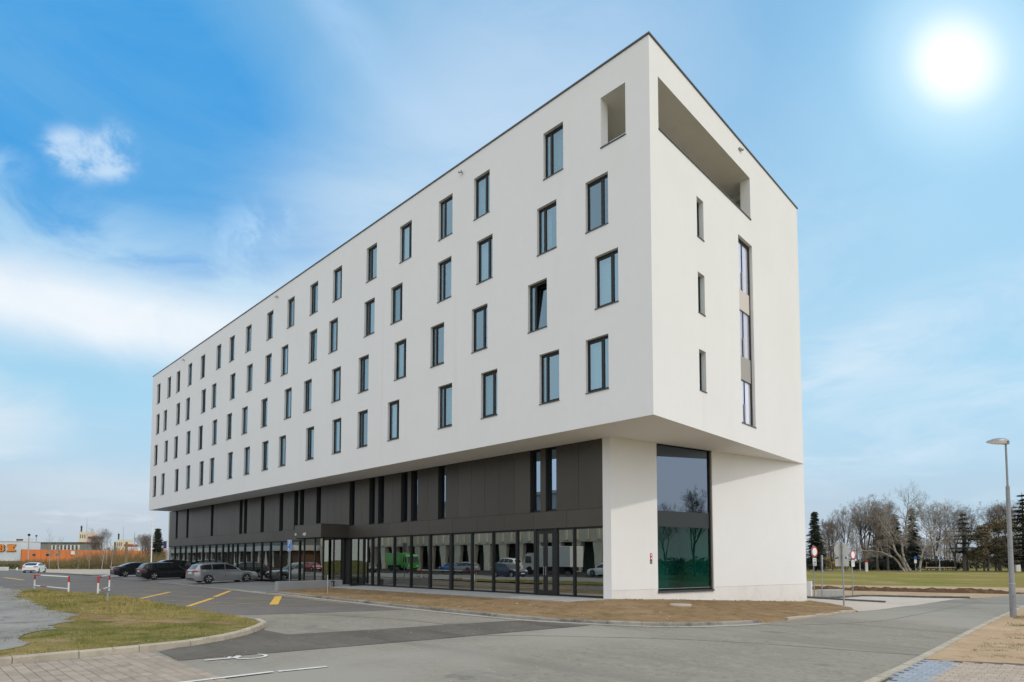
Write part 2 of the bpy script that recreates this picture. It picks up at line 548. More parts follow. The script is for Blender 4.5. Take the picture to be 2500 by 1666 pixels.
M['red'] = mat('red_paint', (.46, .035, .04), .45, [(8, (.36, .04, .04), .5, .72)], coords='obj')
M['steel'] = mat('galvanised_steel', (.34, .345, .35), .45, [(9, (.28, .285, .29), .45, .7)], coords='obj', metal=.35)
M['steel_grey'] = mat('grey_lamp_paint', (.255, .26, .27), .42, [(6, (.22, .225, .235), .45, .7)], coords='obj', metal=.25)
M['sign_grey'] = mat('sign_back', (.42, .42, .40), .5, [(4, (.36, .36, .34), .45, .7)], coords='obj', metal=.2)
M['sign_white'] = mat('sign_white', (.82, .82, .80), .4)
M['sign_blue'] = mat('sign_blue', (.02, .14, .55), .4)
M['black'] = mat('black_plastic', (.012, .012, .013), .5)
M['tyre'] = mat('tyre_rubber', (.02, .02, .02), .85)
M['rim'] = mat('alloy_rim', (.55, .55, .56), .3, metal=.7)
M['car_glass'] = mat('car_glass', (.012, .016, .018), .06, spec=.8)
M['tail'] = mat('tail_lamp', (.45, .015, .03), .2)
M['headlamp'] = mat('head_lamp', (.62, .64, .66), .15)
M['plate'] = mat('number_plate', (.75, .75, .72), .5)
M['bark'] = mat('bark', (.085, .072, .058), .95, [(6, (.12, .105, .085), .45, .7)], coords='obj')
M['twig'] = mat('twigs', (.20, .158, .130), .95, [(0.6, (.20, .165, .135), .4, .7)], coords='obj')
M['pale_bark'] = mat('pale_bark', (.33, .30, .26), .9, [(1.2, (.13, .115, .095), .45, .62)], coords='obj')
M['pale_twig'] = mat('pale_twigs', (.27, .235, .20), .95)
M['conifer'] = mat('needles', (.045, .058, .038), .9, [(1.2, (.065, .078, .048), .42, .68)], coords='obj')
M['conifer2'] = mat('brown_needles', (.165, .138, .082), .9, [(0.8, (.21, .17, .105), .42, .68)], coords='obj')
M['yew'] = mat('yew_leaves', (.020, .026, .018), .9, [(1, (.034, .04, .026), .42, .68)], coords='obj')
M['yellow_leaf'] = mat('yellow_blossom', (.42, .27, .03), .9)
M['scrub'] = mat('scrub_twigs', (.17, .125, .058), .95, [(0.25, (.20, .165, .062), .42, .62), (2, (.125, .092, .052), .5, .7)])
M['birch'] = mat('birch_bark', (.33, .30, .25), .9, [(4, (.2, .18, .15), .5, .7)], coords='obj')
M['grass'] = mat('grass_blades', (.255, .225, .055), .9, [(0.5, (.38, .30, .115), .40, .62), (0.25, (.15, .175, .034), .46, .65)])
M['orange'] = mat('orange_cladding', (.50, .165, .055), .7, [(0.1, (.62, .17, .035), .4, .7)], per_object=.06)
M['letter'] = mat('orange_letter', (.80, .26, .015), .5)
M['outline'] = mat('dark_outline', (.035, .022, .02), .5)
M['shed_wall'] = mat('pale_shed_wall', (.66, .69, .70), .6, [(0.4, (.60, .63, .65), .4, .7)])
M['far_grey'] = mat('far_grey_wall', (.19, .20, .20), .8)
M['far_white'] = mat('far_white', (.62, .61, .58), .8)
M['cream'] = mat('cream_wall', (.70, .62, .47), .8)
M['roof_red'] = mat('tiled_roof', (.34, .09, .045), .8)
M['timber'] = mat('timber', (.20, .135, .075), .9, [(8, (.15, .10, .055), .45, .7)], coords='obj')
M['teal'] = mat('teal_fabric', (.05, .36, .32), .8)
M['concrete'] = mat('board_concrete', (.66, .585, .47), .9, [(0.5, (.57, .50, .40), .4, .7), (6, (.70, .63, .52), .5, .75)], bump=(12, .4, .03))
M['low_wall'] = mat('cast_concrete', (.33, .335, .34), .85, [(1.2, (.29, .295, .30), .4, .7), (20, (.36, .36, .365), .5, .75)], bump=(50, .2, .004))
M['paver'] = mat('grey_brown_paver', (.345, .285, .225), .92, [(3, (.27, .23, .19), .42, .7), (40, (.35, .31, .26), .5, .75)], bump=(90, .4, .004), per_object=.13)
M['paver_beige'] = mat('beige_paver', (.40, .325, .255), .92, [(3, (.35, .28, .22), .42, .7), (40, (.44, .37, .30), .5, .75)], bump=(90, .4, .004), per_object=.12)
M['paver_blue'] = mat('blue_grey_paver', (.28, .31, .355), .9, [(3, (.25, .28, .325), .42, .7), (40, (.33, .36, .40), .5, .75)], bump=(90, .4, .004), per_object=.12)
M['joint'] = mat('joint_sand', (.085, .072, .058), .97)
for nm, c in (('silver', (.33, .34, .35)), ('black_car', (.012, .014, .016)), ('charcoal', (.022, .024, .028)), ('white_car', (.76, .77, .78)), ('blue_car', (.02, .16, .48)), ('navy_car', (.015, .03, .09)), ('green_car', (.05, .42, .05)), ('red_car', (.5, .02, .02))):
    mm = mat('paint_' + nm, c, .28, spec=.6)
    mm.node_tree.nodes['Principled BSDF'].inputs['Coat Weight'].default_value = .7
    mm.node_tree.nodes['Principled BSDF'].inputs['Coat Roughness'].default_value = .06
    if nm == 'silver':
        mm.node_tree.nodes['Principled BSDF'].inputs['Metallic'].default_value = .55
    if nm in ('black_car', 'charcoal'):
        mm.node_tree.nodes['Principled BSDF'].inputs['Coat Weight'].default_value = .25
        mm.node_tree.nodes['Principled BSDF'].inputs['Specular IOR Level'].default_value = .25
        mm.node_tree.nodes['Principled BSDF'].inputs['Roughness'].default_value = .2
    M[nm] = mm

# ------------------------------------------------------------------ the lie of the land
def sm(a, b, x):
    t = min(1.0, max(0.0, (x - a) / (b - a)))
    return t * t * (3 - 2 * t)


def zr(x, y):
    """road level: falls gently from the hotel forecourt to the east"""
    s = (x - EYE.x) * RIGHT.x + (y - EYE.y) * RIGHT.y
    return -.25 - .38 * sm(-2, 14, s)


def zlot(x, y):
    return zr(x, y) + .02 + .12 * sm(-4.3, 1.0, y)


def spot(px, depth, z=None):
    """surveyed position: bearing (as photo column) and distance from the viewpoint"""
    p = EYE + FWD * depth + RIGHT * ((px - 1250) / 1468.39 * depth)
    return Vector((p.x, p.y, zr(p.x, p.y) if z is None else z))


def rise(py, depth):
    """height above the datum of something seen at photo row py at that distance"""
    return 1.6 + (1365.3 - py) / 1468.39 * depth


def sheet(name, poly, m, off=0.0, zf=None, res=1.0, kind='structure', parent=None):
    zf = zf or zr
    bm = bmesh.new()
    bm.faces.new([bm.verts.new((x, y, 0)) for x, y in poly])
    xs, ys = [p[0] for p in poly], [p[1] for p in poly]
    for axis, lo, hi in ((0, min(xs), max(xs)), (1, min(ys), max(ys))):
        k = math.floor(lo / res) + 1
        while k * res < hi:
            co, no = [0, 0, 0], [0, 0, 0]
            co[axis], no[axis] = k * res, 1
            bmesh.ops.bisect_plane(bm, geom=bm.verts[:] + bm.edges[:] + bm.faces[:], plane_co=co, plane_no=no, dist=1e-5)
            k += 1
    for v in bm.verts:
        v.co.z = zf(v.co.x, v.co.y) + off
    bmesh.ops.recalc_face_normals(bm, faces=bm.faces)
    if bm.faces and sum(f.normal.z for f in bm.faces) < 0:
        bmesh.ops.reverse_faces(bm, faces=bm.faces)
    me = bpy.data.meshes.new(name)
    bm.to_mesh(me)
    bm.free()
    me.materials.append(m)
    o = link(name, me, parent)
    if kind:
        o['kind'] = kind
    return o


def ragged(poly, step=0.4, amp=0.25, seed=0):
    """the same outline with a wandering edge"""
    out = []
    n = len(poly)
    for i in range(n):
        a, b = Vector((*poly[i], 0)), Vector((*poly[(i + 1) % n], 0))
        k = max(1, int((b - a).length / step))
        nr = Vector((-(b - a).y, (b - a).x, 0)).normalized()
        for j in range(k):
            p = a.lerp(b, j / k)
            d = (mnoise.noise((p.x * 1.3 + seed, p.y * 1.3, seed)) + .5 * mnoise.noise((p.x * 3.7, p.y * 3.7, seed))) * amp
            p = p + nr * d
            out.append((p.x, p.y))
    return out


def resample(path, step):
    pts = [Vector((*p[:2], 0)) for p in path]
    out, acc = [pts[0]], 0.0
    for a, b in zip(pts, pts[1:]):
        L = (b - a).length
        pos = step - acc
        while pos <= L:
            out.append(a.lerp(b, pos / L))
            pos += step
        acc = L - (pos - step)
    if (out[-1] - pts[-1]).length > step * .3:
        out.append(pts[-1])
    return out


def smooth_path(path, n=4):
    """Catmull-Rom through the points"""
    P = [Vector((*p[:2], 0)) for p in path]
    out = []
    for i in range(len(P) - 1):
        a, b, c, d = P[max(i - 1, 0)], P[i], P[i + 1], P[min(i + 2, len(P) - 1)]
        for k in range(n):
            t = k / n
            out.append(.5 * ((2 * b) + (c - a) * t + (2 * a - 5 * b + 4 * c - d) * t * t + (3 * b - a - 3 * c + d) * t ** 3))
    out.append(P[-1])
    return [(p.x, p.y) for p in out]


def in_poly(x, y, poly):
    c, j = False, len(poly) - 1
    for i in range(len(poly)):
        xi, yi = poly[i]
        xj, yj = poly[j]
        if (yi > y) != (yj > y) and x < (xj - xi) * (y - yi) / (yj - yi) + xi:
            c = not c
        j = i
    return c


def kerb(path, h, w, step, m, side=1, zf=None, bury=.15, gap=.012, uneven=.006):
    """a row of kerb stones, each an object of its own; side: +1 puts the stones left of the path"""
    zf = zf or zr
    root = tag(thing('kerb', None, None), kind='structure')
    pts = resample(path, step)
    rg = random.Random(len(pts))
    for a, b in zip(pts, pts[1:]):
        t = (b - a).normalized()
        nr = Vector((-t.y, t.x, 0)) * side
        a2, b2 = a + t * gap * .5, b - t * gap * .5
        dz = rg.uniform(-uneven, uneven)
        c = .018
        rows = []
        for p in (a2, b2):
            z0 = zf(p.x, p.y)
            prof = [(0, -bury), (0, h - c * 1.4), (c, h), (w, h), (w, -bury)]
            rows.append([(p.x + nr.x * q, p.y + nr.y * q, z0 + zz + dz) for q, zz in prof])
        mb = MB()
        n = 5
        mb.add(rows[0] + rows[1], [(i, i + 1, n + i + 1, n + i) for i in range(n - 1)] + [tuple(range(n)), tuple(range(n, 2 * n))])
        mb.build('kerb_stone', m, root)
    return root


# base terrain: meadow and rough ground out to the horizon
def ground():
    xs = sorted(set([-1500, -900, -600, -420, -320, -240, -180, -140, -110, -80, -60, -40, -30] + list(range(-24, 46, 2)) + [50, 60, 80, 110, 150, 200, 300, 450, 700, 1100]))
    ys = sorted(set([-900, -500, -300, -200, -140, -100, -80, -60, -50] + list(range(-44, 64, 2)) + [70, 80, 95, 110, 130, 160, 200, 260, 340, 450, 700, 1100, 1700]))
    v = [(x, y, zr(x, y) - .05) for y in ys for x in xs]
    nx = len(xs)
    f = [(j * nx + i, j * nx + i + 1, (j + 1) * nx + i + 1, (j + 1) * nx + i) for j in range(len(ys) - 1) for i in range(nx - 1)]
    mb = MB().add(v, f)
    o = mb.build('ground', M['field'])
    o['kind'] = 'structure'


ground()

ROAD = [(-260, -90), (8.3, -90), (8.27, -7.1), (8.23, -3.2), (8.16, 3.8), (8.34, 12.8), (8.56, 18.6), (9.0, 26), (9.8, 32), (11.5, 38), (16, 46), (26, 58),
        (22, 62), (12, 51), (8.2, 38), (7.3, 31), (6.4, 26.5), (5.9, 24.55), (5.25, 22.94), (4.61, 16.08), (4.42, 15.55), (4.0, 12.01), (3.63, 10.52), (3.2, 5), (2.4, -1), (-2, -3), (-22, -3), (-64, -2.3), (-100, -2.6), (-140, 2), (-260, 8)]
sheet('road', ROAD, M['asphalt'], 0.0, res=1.0)
# older, darker surfacing on the left half of the road
sheet('road_surface', [(-200, -24), (-42, -20), (-14.2, -11.9), (-9.43, -10.23), (-7.34, -5.24), (-12, -4.9), (-18.3, -4.75), (-27.7, -3.85), (-44.6, -3.2), (-64, -2.75), (-100, -2.9), (-200, -2.5)], M['asphalt_old'], .004, res=1.0)
# unseen old asphalt across the road, shade put into its colour to darken reflections
sheet('road_surface', [(-200, -58), (8, -58), (8, -27), (-30, -22.5), (-200, -26)], M['asphalt_shaded'], .004, res=4.0)
# sealed seams
mb = MB()
for pts in ([(-.6, -9.2), (1.8, -6.6), (4.4, -4.2), (8.1, -2.4)], [(3.4, 1.2), (5.3, 6.5), (6.0, 14.0), (6.6, 22.0)], [(-9.0, -8.9), (-5.2, -7.6), (-2.3, -7.4)]):
    q_ = resample(smooth_path(pts, 8), .45)
    v_ = []
    for i_, p_ in enumerate(q_):
        t_ = (q_[min(i_ + 1, len(q_) - 1)] - q_[max(i_ - 1, 0)]).normalized()
        p_ = p_ + Vector((-t_.y, t_.x, 0)) * .06 * mnoise.noise((p_.x * 1.7, p_.y * 1.7, 2))
        w_ = .018 + .014 * mnoise.noise((p_.x * 3, p_.y * 3, 5))
        v_ += [(p_.x - t_.y * s_ * w_, p_.y + t_.x * s_ * w_, zr(p_.x, p_.y) + .006) for s_ in (-1, 1)]
    mb.add(v_, [(2 * i_, 2 * i_ + 2, 2 * i_ + 3, 2 * i_ + 1) for i_ in range(len(q_) - 1)])
o = mb.build('tar_seam', mat('seam_tar', (.165, .155, .138), .9))
o['kind'] = 'structure'
# the dark trench patch across the junction
sheet('road_patch', [(-2.60, -14.74), (-1.10, -14.82), (-1.06, -14.35), (-0.83, -13.43), (-0.46, -11.51), (0.01, -9.17), (0.34, -5.04), (.36, -4.3), (-1.6, -5.05), (-1.88, -5.38), (-2.67, -9.31), (-3.39, -11.67), (-4.74, -11.67), (-5.3, -11.4), (-4.4, -12.15), (-3.5, -13.05), (-2.9, -14.3)], M['asphalt_new'], .008, res=1.0)

# forecourt car park and far gravel lot
FRONT = [(-75, -2.35), (-63.9, -2.6), (-44.6, -3.05), (-27.7, -3.68), (-22.3, -4.1)]
sheet('parking_lot', FRONT + [(-22.2, 2.16), (-75, 2.16)], M['lot'], .0, zf=zlot)
sheet('parking_lot', [(-75, -2.35), (-75, 2.16), (-60.45, 2.16), (-60.45, 14), (-75, 16)][::-1], M['lot'], .004, zf=zlot, res=2)
kerb([(x, y - .02) for x, y in FRONT], .025, .25, 1.0, M['band'], side=1)
kerb([(-22.3, -4.1), (-24.7, -4.0)][::-1], .02, .25, .8, M['band'], side=1)
mb = MB()
for x in (-31.2, -34.3, -38.6, -42.2, -45.6, -51.0, -54.6, -57.6):
    for k in range(6):
        y0, y1 = -3.2 + k * .85, -3.2 + k * .85 + .84
        mb.quad((x, y0, zlot(x, y0) + .005), (x + .1, y0, zlot(x, y0) + .005), (x + .1, y1, zlot(x, y1) + .005), (x, y1, zlot(x, y1) + .005))
o = mb.build('bay_lines', M['band'])
o['kind'] = 'structure'
sheet('gravel_lot', [(-108, -4.2), (-95, -3.9), (-85, -2.6), (-76, -2.3), (-75, 2.0), (-75, 20), (-120, 30), (-190, 40), (-200, 14), (-160, 3)], M['gravel_lot'], .012, res=4.0)
kerb([(-98, -4.4), (-85, -2.75), (-76, -2.5)], .10, .2, 2.0, M['kerb_dark'], side=1)
kerb([(-76, -2.5), (-70.5, -2.45), (-69, -1.2)], .12, .2, 1.5, M['kerb_dark'], side=1)

# the grass island at the left
ISLE_OUT = [(-2.82, -24), (-2.82, -17.1), (-2.82, -16.2), (-2.84, -15.06), (-2.86, -14.34), (-3.09, -13.67), (-3.54, -12.95), (-3.97, -12.45), (-4.46, -12.03), (-5.02, -11.56), (-5.74, -11.15), (-6.75, -10.95), (-8.02, -10.85), (-9.65, -10.9), (-12.87, -10.85), (-18.5, -10.72)]
kerb([(x, y) for x, y in smooth_path(ISLE_OUT[:12], 4)], .135, .15, 1.0, M['kerb'], side=1)
kerb(smooth_path(ISLE_OUT[11:], 4), .06, .12, 1.0, M['kerb'], side=1)
ISLE = [(x - .10, y - .05) for x, y in ISLE_OUT] + [(-25.5, -10.9), (-29.8, -11.5), (-36.0, -12.2), (-38.5, -13.0), (-38.5, -24)]


def zisle(x, y):
    edge = .02 + .09 * sm(0, -6, -abs(y + 11) * 0 + (x + 3))  # a touch lower away from the kerb
    e2 = sm(-38, -20, x)
    return zr(x, y) + .03 + .075 * e2 + .03 * mnoise.noise((x * .6, y * .6, 3)) * e2


sheet('grass_verge', ISLE, M['verge'], 0, zf=zisle, res=.5)
GRAVEL = [(-60, -24), (-60, -13.6), (-40, -13.2), (-33.5, -13.1), (-26.85, -14.12), (-21.0, -14.40), (-15.15, -14.66), (-12.82, -14.37), (-10.91, -14.76), (-8.80, -15.47), (-7.09, -16.01), (-5.73, -16.50), (-4.4, -16.85), (-3.6, -17.4), (-3.4, -24)]
sheet('gravel_patch', ragged([p for p in ragged(GRAVEL, .5, .5, 5)], .12, .22, 11), M['gravel'], .012, zf=lambda x, y: max(zisle(x, y), zr(x, y)), res=1.0)
PATH = [(-13.4, -14.5), (-9.5, -13.55), (-7.6, -12.6), (-6.3, -11.9), (-5.6, -11.75), (-5.9, -12.3), (-7.6, -13.2), (-9.4, -14.2), (-11.3, -14.9)]
sheet('worn_path', ragged(ragged(PATH, .4, .35, 9), .10, .16, 4), M['soil'], .006, zf=zisle, res=.5)

# the earth bed in front of the hotel
BED_OUT = smooth_path([(-22.2, -3.75), (-20.46, -3.85), (-17, -4.1), (-13.21, -4.39), (-7.56, -4.76), (-3.4, -4.86), (-1.42, -4.60), (0.66, -3.45), (1.87, -2.17), (2.62, 0.0), (2.95, 1.9)], 5)
BED_GAP = [(2.95, 1.9), (3.0, 3.5), (3.05, 3.84)]
BED_OUT2 = smooth_path([(3.05, 3.84), (3.25, 6.0), (3.45, 8.5), (3.62, 10.4)], 4)
kerb(BED_OUT, .11, .15, 1.0, M['kerb_grey'], side=1)
kerb(BED_OUT2, .10, .16, .8, M['kerb'], side=1, uneven=.02)
gut = [Vector((*p, 0)) for p in BED_OUT]
mb = MB()
for a, b, i in zip(gut, gut[1:], range(len(gut))):
    t = (b - a).normalized()
    nr = Vector((t.y, -t.x, 0))
    w = .30 if i > 2 else .2
    q = [a, b, b + nr * w, a + nr * w]
    mb.quad(*[(p.x, p.y, zr(p.x, p.y) + .012) for p in q])
o = mb.build('gutter', M['gutter'])
o['kind'] = 'structure'

HU, HV, W, L = -3.3336, 2.1622, 15.2811, 59.43
ZB, ZT = 6.728, 20.81


def zbase(t):
    """ground level along the end wall, t = 0 at the corner pier, 1 at the far corner"""
    return -.02 - .60 * t ** 1.1


def bed():
    inner = [(-22.2, -.14, -.06), (-6, -.14, -.06), (-3.9, .2, -.05), (HU + .02, HV - .05, -.02)]
    for k in range(1, 9):
        t = k / 8
        inner.append((HU + (0 - HU) * t - .0, HV + (W - HV) * t, zbase(t)))
    outer = BED_OUT + BED_GAP[1:-1] + BED_OUT2 + [(3.2, 11.6), (1.6, 13.9), (.3, 15.25)]
    n = 220

    def samp(path, tt):
        ls = [0]
        for a, b in zip(path, path[1:]):
            ls.append(ls[-1] + math.hypot(b[0] - a[0], b[1] - a[1]))
        out = []
        for t in tt:
            d = t * ls[-1]
            i = max(k for k in range(len(ls) - 1) if ls[k] <= d + 1e-9)
            f = (d - ls[i]) / (ls[i + 1] - ls[i])
            out.append([a + (b - a) * min(f, 1) for a, b in zip(path[i], path[i + 1])])
        return out
    # parameterise by matching key stations: pier, far corner
    tt = [k / n for k in range(n + 1)]
    O, I = samp(outer, tt), samp(inner, tt)
    rows = 26
    v, f = [], []
    for i in range(n + 1):
        ox, oy = O[i][:2]
        ix, iy, iz = I[i]
        dx, dy = ix - ox, iy - oy
        l = math.hypot(dx, dy) or 1
        ox, oy = ox + dx / l * .14, oy + dy / l * .14
        oz = zr(ox, oy) + .085
        v.append((ox - dx / l * .15, oy - dy / l * .15, zr(ox, oy) - .02))
        for r in range(rows):
            s = r / (rows - 1)
            x, y = ox + (ix - ox) * s, oy + (iy - oy) * s
            z = oz + (iz - oz) * (s ** .85)
            k = math.sin(math.pi * min(1, s * 1.0))
            z += (.05 * mnoise.noise((x * .9, y * .9, 1)) + .035 * mnoise.noise((x * 3.1, y * 3.1, 4)) + .02 * mnoise.noise((x * 9, y * 9, 8))) * (.25 + k)
            v.append((x, y, z))
    for i in range(n):
        for r in range(rows):
            a = i * (rows + 1) + r
            f.append((a, a + rows + 1, a + rows + 2, a + 1))
    mb = MB().add(v, f)
    o = mb.build('soil_bed', M['soil'], smooth=True, angle=180)
    o['kind'] = 'structure'
    return v


BEDV = bed()
BEDV_A = np.array(BEDV)


def bed_z(x, y):
    d = (BEDV_A[:, 0] - x) ** 2 + (BEDV_A[:, 1] - y) ** 2
    return float(BEDV_A[d.argmin(), 2])


# walkway along the shopfront
mb = MB()
xs = [-22.0 + 1.5 * k for k in range(12)] + [-4.0]
root = tag(thing('walkway', None, None), kind='structure')
for a, b in zip(xs, xs[1:]):
    s = MB().bbox(a + .004, -.12, -.3, b - .004, HV + .08, -.015, .006)
    s.build('slab', M['walk'], root)
MB().add([(-4.0 + .004, -.10, -.015), (-3.86, .15, -.015), (HU - .02, HV - .02, -.015), (-4.0 + .004, HV, -.015), (-4.0 + .004, -.10, -.3), (-3.86, .15, -.3), (HU - .02, HV - .02, -.3), (-4.0 + .004, HV, -.3)],
         [(0, 1, 2, 3), (0, 4, 5, 1), (1, 5, 6, 2)]).build('slab', M['walk'], root)
sheet('forecourt_apron', [(-27.0, -1.2), (-22.62, -1.2), (-22.62, 2.1), (-27.0, 2.1)], M['walk'], .012, zf=zlot)

# grit on the asphalt
mb = MB()
r_ = random.Random(77)
for k in range(900):
    x, y = (r_.uniform(-9, 8), r_.uniform(-16, -3)) if k < 500 else (r_.uniform(2.5, 8.1), r_.uniform(-12, 8))
    if k > 700:
        p_ = BED_OUT[r_.randrange(len(BED_OUT))]
        x, y = p_[0] + r_.gauss(.3, .25), p_[1] - abs(r_.gauss(.3, .25))
    if not in_poly(x, y, ROAD) or in_poly(x, y, ISLE):
        continue
    s = r_.uniform(.006, .017)
    z = zr(x, y) + .012
    mb.add([(x - s, y, z), (x, y - s, z), (x + s, y, z), (x, y + s, z), (x, y, z + s * .8)], [(0, 1, 4), (1, 2, 4), (2, 3, 4), (3, 0, 4)])
o = mb.build('grit', mat('pale_grit', (.46, .43, .38), .9, [(30, (.16, .15, .13), .45, .6)]), fix=False)
o['kind'] = 'stuff'
# east side: pale drive, earth, mound
DRIVE = [(3.63, 10.52), (4.0, 12.01), (4.42, 15.55), (4.61, 16.08), (5.25, 22.94), (5.9, 24.55), (3.68, 23.54), (.89, 22.94), (.33, 19.79), (.15, 18.65), (-1.4, 18.6), (-12, 18.6), (-12, 15.4), (0, 15.3), (1.6, 13.8), (3.2, 11.5)]
sheet('driveway', DRIVE, M['drive'], .006)
kerb([(-3, 18.75), (.05, 18.75), (.25, 19.8), (.85, 23.02), (3.66, 23.66), (5.75, 25.1)], .10, .14, 1.0, M['kerb_dark'], side=1)
kerb([(-7, 20.6), (-1.38, 18.6), (.80, 17.95), (3.1, 17.45)], .09, .16, 1.0, M['kerb_dark'], side=1)
SOIL = [(-14, 18.9), (.1, 18.85), (.3, 19.9), (.8, 23.1), (3.6, 23.7), (5.75, 25.15), (6.4, 26.6), (7.35, 31.1), (8.2, 38), (10.5, 46), (2, 43), (-14, 37)]
sheet('earth_strip', ragged(SOIL, .5, .22, 3), M['soil_pale'], -.01, res=1.0)


def mound(name, pts, wid, hgt, m):
    P = resample(smooth_path(pts, 6), .25)
    v, f = [], []
    K = 14
    for i, p in enumerate(P):
        t = (P[min(i + 1, len(P) - 1)] - P[max(i - 1, 0)]).normalized()
        nr = Vector((-t.y, t.x, 0))
        e = min(1, i / 8, (len(P) - 1 - i) / 8)
        for k in range(K + 1):
            s = k / K * 2 - 1
            q = p + nr * wid * .5 * s
            h = hgt * e * (1 - s * s) * (.72 + .30 * mnoise.noise((q.x * .7, q.y * .7, 2)) + .45 * mnoise.noise((q.x * 3.3, q.y * 3.3, 6)) + .35 * mnoise.noise((q.x * 8, q.y * 8, 3)))
            v.append((q.x, q.y, zr(q.x, q.y) - .03 + max(0, h)))
    for i in range(len(P) - 1):
        for k in range(K):
            a = i * (K + 1) + k
            f.append((a, a + 1, a + K + 2, a + K + 1))
    o = MB().add(v, f).build(name, m, smooth=True, angle=50)
    o['kind'] = 'structure'


mound('soil_ridge', [(-6, 30.2), (-1.0, 30.8), (1.7, 31.4), (4.2, 32.0), (6.5, 32.9), (7.9, 33.6)], 1.3, .34, M['soil_dark'])
mound('soil_ridge', [(7.7, 34.6), (9, 37.5), (11, 42)], 1.6, .35, M['soil_dark'])

# right-hand kerb, bare verge and pavement
RK = [(8.30, -30), (8.27, -7.09), (8.23, -3.24), (8.16, 3.77), (8.34, 12.79), (8.56, 18.56), (9.0, 26)]
kerb(smooth_path(RK, 6), .09, .17, 1.0, M['kerb'], side=-1)


def zbank(x, y):
    return zr(x, y) + .075 + .03 * mnoise.noise((x * .8, y * .8, 5)) + .015 * mnoise.noise((x * 3, y * 3, 5))


BANK = [(8.40, -3.9), (8.38, -3.24), (8.32, 3.77), (8.50, 12.79), (8.72, 18.5), (9.2, 26), (30, 26), (30, 3.5), (9.92, -2.72), (8.9, -3.49)]
sheet('bare_verge', BANK, M['soil_pale'], 0, zf=zbank, res=.5)


def pavement(poly, keep, dx, dy, pick, zf, base_off):
    """laid blocks: the ones nearest the viewer are objects, the rest one part"""
    root = tag(thing('pavement', None, None), kind='structure')
    sheet('bedding', poly, M['joint'], base_off, zf=zf, res=1.0, kind=None, parent=root)
    xs, ys = [p[0] for p in poly], [p[1] for p in poly]
    cells = []
    r = 0
    y = min(ys)
    while y < max(ys):
        x = min(xs) - (dx * .5 if r % 2 else 0)
        while x < max(xs):
            cx, cy = x + dx / 2, y + dy / 2
            if all(in_poly(cx + sx * dx * .46, cy + sy * dy * .46, poly) for sx in (-1, 1) for sy in (-1, 1)):
                q = Vector((cx, cy, 0)) - EYE
                d, s = q.dot(FWD), q.dot(RIGHT)
                if d > 4:
                    px, py = 1250 + 1468 * s / d, 1365 + 1468 * 1.85 / d
                    seen = -30 < px < 2530 and py < 1690
                    cells.append((0 if seen else 1, d, cx, cy))
            x += dx
        y += dy
        r += 1
    cells.sort()
    g = .007
    unit = {}
    rest = MB()
    for k, (hid, d, cx, cy) in enumerate(cells):
        mm = pick(cx, cy)
        z = zf(cx, cy) + mnoise.noise((cx * 30, cy * 30, 1)) * .003
        if k < keep and not hid:
            key = mm.name
            if key not in unit:
                unit[key] = MB().bbox(-dx / 2 + g / 2, -dy / 2 + g / 2, -.03, dx / 2 - g / 2, dy / 2 - g / 2, 0.0, .006).mesh('paver', mm)
            o = link('paver', unit[key], root, (cx, cy, z), (random.uniform(-.006, .006), random.uniform(-.006, .006), random.uniform(-.01, .01)))
        else:
            rest.bbox(cx - dx / 2 + g / 2, cy - dy / 2 + g / 2, z - .03, cx + dx / 2 - g / 2, cy + dy / 2 - g / 2, z, .006)
    if rest.v:
        o = rest.build('paver_field', pick(*poly[0]), root, fix=False)
        o['kind'] = 'stuff'
    return root


pavement([(-2.80, -20), (1.9, -20), (1.9, -14.84), (-2.80, -14.82)], 300, .22, .165, lambda x, y: M['paver'], lambda x, y: zr(x, y) + .012, -.018)
pavement([(8.46, -20), (12.5, -20), (12.5, -.78), (9.92, -2.72), (8.9, -3.49), (8.42, -3.75)], 298, .20, .20,
         lambda x, y: M['paver_blue'] if x < 8.95 and y < -3.6 and y > -20 else M['paver_beige'], lambda x, y: zr(x, y) + .085, -.022)
kerb([(8.42, -3.72), (8.9, -3.46), (9.92, -2.69), (12.5, -.75)], .085, .05, 1.0, M['kerb_dark'], side=1)

# painted markings
def stripe(mb, a, b, w, off=.013):
    a, b = Vector((*a, 0)), Vector((*b, 0))
    t = (b - a).normalized()
    nr = Vector((-t.y, t.x, 0)) * w / 2
    n = max(1, int((b - a).length / 1.0))
    for k in range(n):
        p, q = a.lerp(b, k / n), a.lerp(b, (k + 1) / n)
        mb.quad(*[(c.x, c.y, zr(c.x, c.y) + off) for c in (p - nr, q - nr, q + nr, p + nr)])


for a, b, w in (((-21.64, -10.19), (-26.93, -7.38), .22), ((-14.80, -10.31), (-19.47, -7.71), .22), ((-20.40, -7.30), (-25.85, -4.46), .22), ((-13.31, -7.52), (-18.60, -4.87), .34), ((-70.3, -10.2), (-58.8, -10.0), .3)):
    mb = MB()
    stripe(mb, a, b, w)
    o = mb.build('yellow_marking', M['yellow'])
    o['kind'] = 'structure'
mb = MB()
for a, b in (((-30, -7.9), (-24.24, -6.39)), ((-27.4, -9.6), (-20.52, -7.79)), ((-19.57, -9.80), (-13.75, -7.87)), ((-14.34, -10.34), (-11.62, -5.12)), ((-18.88, -7.41), (-16.01, -6.34)), ((-17.49, -4.67), (-11.62, -5.12)), ((-18.41, -6.95), (-13.91, -5.11)), ((-17.49, -4.67), (-27, -4.1))):
    stripe(mb, a, b, .11, .012)
o = mb.build('worn_marking', M['yellow_worn'])
o['kind'] = 'structure'
mb = MB()
stripe(mb, (1.06, -16.2), (1.25, -14.13), .11, .020)
stripe(mb, (1.255, -14.05), (1.42, -13.26), .11)
o = mb.build('white_marking', M['white_paint'])
o['kind'] = 'structure'
# the wheelchair figure painted in the bay, seen from behind its back wheel
mb = MB()


